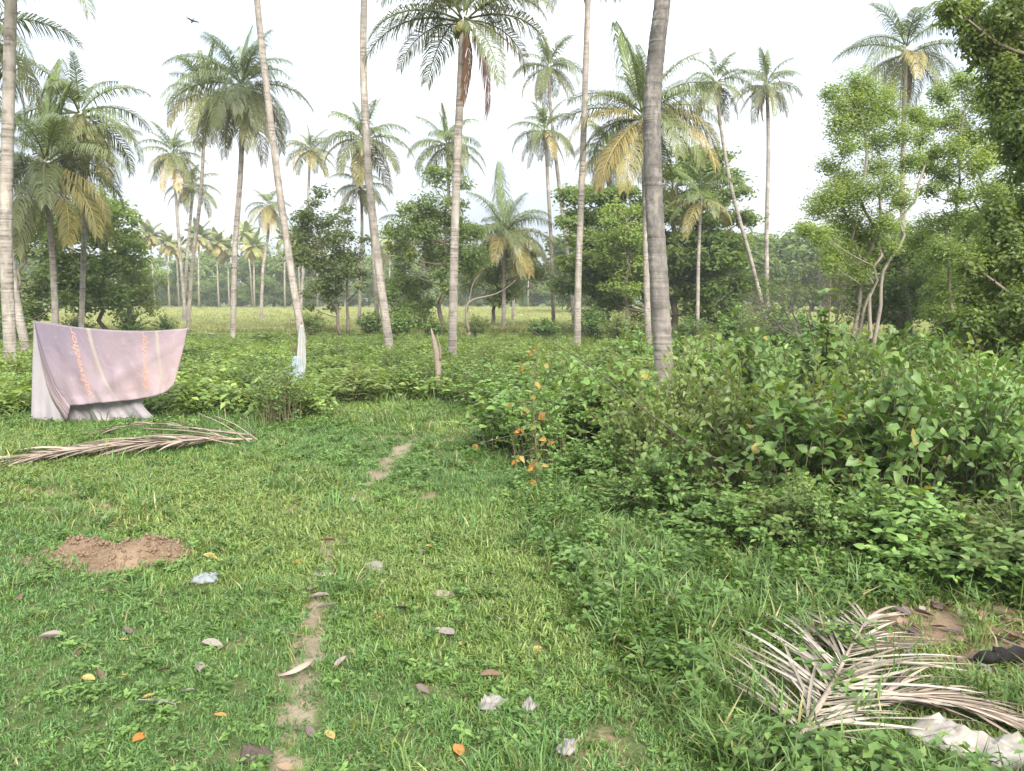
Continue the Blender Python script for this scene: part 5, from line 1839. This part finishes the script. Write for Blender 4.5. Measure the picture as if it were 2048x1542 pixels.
# curved bark sheath on the path
b0 = ground_at(590, 1340)
g = Geo()
S = spline(np.array([ground_at(556, 1352, 0.03), ground_at(585, 1345, 0.05), ground_at(612, 1330, 0.05), ground_at(624, 1318, 0.03)]), 12) - b0
for q in range(11):
    pass
ang = np.linspace(-1.3, 1.3, 7)
T = np.gradient(S, axis=0)
T /= np.linalg.norm(T, axis=1)[:, None]
wd = 0.030 * np.sin(np.linspace(0.25, 2.9, 12))
V = []
for i in range(12):
    s_ = np.cross(T[i], [0, 0, 1.0])
    for a in ang:
        V.append(S[i] + s_ * math.sin(a) * wd[i] + np.array([0, 0, 1]) * (math.cos(a) * wd[i] * 0.7))
ii = (np.arange(11)[:, None] * 7 + np.arange(6)[None, :]).ravel()
g.add(np.array(V), None, np.stack([ii, ii + 1, ii + 8, ii + 7], 1))
tag(new_obj('palm_spathe', g.mesh('palm_spathe', M_FIBRE, True), loc=b0), 'curved brown palm sheath lying across the worn path', 'palm sheath')

# ------------------------------------------------------------------ dead leaves on the ground
def leaf_variant(seed):
    r = np.random.RandomState(seed)
    nu, nv = 7, 5
    V = []
    cur, tw = r.uniform(0.3, 1.6), r.uniform(-0.8, 0.8)
    for i in range(nu):
        t = i / (nu - 1)
        w = 0.27 * math.sin(math.pi * (0.06 + 0.9 * t ** 0.8)) ** 0.8
        for j in range(nv):
            s = (j / (nv - 1) - 0.5) * 2
            a = s * cur
            V.append([t - 0.5, math.sin(a) / max(cur, 0.3) * w, (1 - math.cos(a)) / max(cur, 0.3) * w + 0.12 * math.sin(t * 3.1) * tw * s + 0.06 * (t - 0.5) ** 2 + 0.05 + r.uniform(0, 0.02)])
    ii = (np.arange(nu - 1)[:, None] * nv + np.arange(nv - 1)[None, :]).ravel()
    g = Geo()
    g.add(V, None, np.stack([ii, ii + 1, ii + nv + 1, ii + nv], 1))
    return g.mesh('dead_leaf', M_LITTER, True)


LEAFV = [leaf_variant(k) for k in range(6)]
C_ORANGE, C_YEL, C_BRN, C_GRY, C_PUR, C_TAN = (0.40, 0.17, 0.04), (0.38, 0.28, 0.09), (0.14, 0.09, 0.062), (0.23, 0.205, 0.19), (0.115, 0.085, 0.085), (0.24, 0.17, 0.12)
r_ = np.random.RandomState(88)


def dead_leaf(px, py, lpx, colr, label, group):
    c = ground_at(px, py)
    d = math.hypot(c[1], CAM_H)
    z = float(ground_z(c[0], c[1])) + 0.02
    o = new_obj('dead_leaf', LEAFV[r_.randint(6)], None, (c[0], c[1], z), (r_.normal(0, 0.25), r_.normal(0, 0.2), r_.uniform(0, 6.283)), float(lpx / FPX * d * 1.15), mixcol(colr, (0.3, 0.22, 0.15), r_.uniform(0, 0.2)))
    tag(o, label, 'leaf', group)


for x, y, s in [(757, 1245, 30), (280, 1487, 34), (915, 1508, 34), (388, 1018, 22), (525, 1012, 22), (440, 1440, 20), (1455, 1166, 34), (250, 1360, 14), (1108, 1080, 22), (945, 1195, 20), (600, 1128, 20)]:
    dead_leaf(x, y, s, C_ORANGE, 'bright orange fallen leaf lying on the green grass', 'orange fallen leaves')
for x, y, s in [(930, 1288, 30), (660, 1475, 30), (178, 1365, 26), (252, 1287, 20), (300, 1405, 22), (420, 1118, 30), (860, 1098, 20), (1075, 1300, 30)]:
    dead_leaf(x, y, s, C_YEL, 'pale yellow fallen leaf lying on the green grass', 'yellow fallen leaves')
for x, y, s in [(312, 1421, 58), (750, 1146, 52), (640, 1196, 34), (652, 1216, 34), (105, 1281, 46), (890, 1266, 42), (425, 1298, 36), (683, 1330, 28), (490, 1070, 30), (708, 1001, 28), (985, 1150, 26), (625, 1180, 26), (205, 1035, 18), (400, 1345, 34), (372, 1395, 26), (840, 1110, 24)]:
    dead_leaf(x, y, s, C_GRY, 'grey bleached dead leaf lying on the grass by the path', 'grey dead leaves')
for x, y, s in [(655, 1083, 32), (715, 1063, 36), (255, 1268, 34), (200, 1360, 40), (982, 1355, 46), (802, 1220, 30), (332, 1350, 34), (445, 1305, 32), (497, 1300, 30), (160, 1308, 30), (845, 1385, 30), (210, 1185, 30), (745, 1165, 26), (830, 1160, 40), (815, 1145, 24), (950, 1130, 24),
                (595, 1300, 44), (560, 1265, 26), (600, 1275, 26), (880, 1330, 24), (640, 1150, 20), (330, 1230, 20), (480, 1245, 20), (605, 1010, 18), (555, 1080, 18), (720, 1130, 18), (620, 1465, 34), (570, 1535, 34), (1000, 1240, 26), (905, 1240, 22), (110, 1470, 26), (380, 1510, 24), (700, 1520, 26), (930, 1400, 22), (40, 1205, 34)]:
    dead_leaf(x, y, s * 0.85, C_BRN if r_.uniform() < 0.5 else (C_PUR if r_.uniform() < 0.4 else C_TAN), 'small brown curled dead leaf lying in the short grass', 'brown dead leaves in the grass')
for k in range(70):
    a, q = r_.uniform(0, 6.283), math.sqrt(r_.uniform())
    x, y = 1920 + 230 * q * math.cos(a), 1278 + 85 * q * math.sin(a)
    dead_leaf(x, y, r_.uniform(16, 36), [C_BRN, C_TAN, C_PUR, C_BRN, C_GRY][r_.randint(5)], 'dead leaf in the litter on the bare soil beside the charred log', 'leaf litter on the bare soil')

# ------------------------------------------------------------------ bird
c = at(385, 42, 40)
g = Geo()
g.tube(np.array([[-0.28, 0, 0.03], [-0.16, 0, 0.02], [0, 0, 0], [0.14, 0, 0.01], [0.22, 0, 0.03], [0.28, 0, 0.02]]), [0.012, 0.03, 0.065, 0.05, 0.04, 0.006], 7)
root = empty('bird', c, 'small dark bird flying high above the palms', 'bird')
root.rotation_euler = (0.2, 0.35, 2.3)
root.scale = (0.7, 0.7, 0.7)
M_BIRD = plain_mat('bird_plumage', (0.04, 0.04, 0.045), (0.09, 0.09, 0.095))
new_obj('body', g.mesh('bird_body', M_BIRD, True), root)
for s in (-1, 1):
    g = Geo()
    V = np.array([[0.09, 0.03 * s, 0.02], [-0.08, 0.03 * s, 0.02], [0.10, 0.22 * s, 0.10], [-0.06, 0.24 * s, 0.09], [-0.02, 0.46 * s, 0.05], [-0.08, 0.40 * s, 0.05]])
    V2 = V + [0, 0, -0.008]
    g.add(np.concatenate([V, V2]), None, [[0, 1, 3, 2], [2, 3, 5, 4], [6, 8, 9, 7], [8, 10, 11, 9], [0, 2, 8, 6], [2, 4, 10, 8], [1, 7, 9, 3], [3, 9, 11, 5]])
    new_obj('wing', g.mesh('bird_wing', M_BIRD), root)

# ------------------------------------------------------------------ humid air
g = Geo()
hx, hy0, hy1, hz0, hz1 = float(xs.max()) + 2, float(ys.min()) - 2, float(ys.max()) + 2, -1.5, 32.0
HV = [[x, y, z] for z in (hz0, hz1) for y in (hy0, hy1) for x in (-hx, hx)]
g.add(HV, None, [[0, 2, 3, 1], [4, 5, 7, 6], [0, 1, 5, 4], [2, 6, 7, 3], [0, 4, 6, 2], [1, 3, 7, 5]])
M_HAZE, nd, lk, out = nodes_of('humid_air')
pv = nd.new('ShaderNodeVolumePrincipled')
pv.inputs['Color'].default_value = (0.95, 0.97, 1.0, 1)
pv.inputs['Density'].default_value = 0.0006
pv.inputs['Anisotropy'].default_value = 0.2
lk.new(pv.outputs[0], out.inputs['Volume'])
tag(new_obj('haze', g.mesh('haze', M_HAZE)), 'pale humid haze filling the air over grove and field', 'haze', kind='stuff')
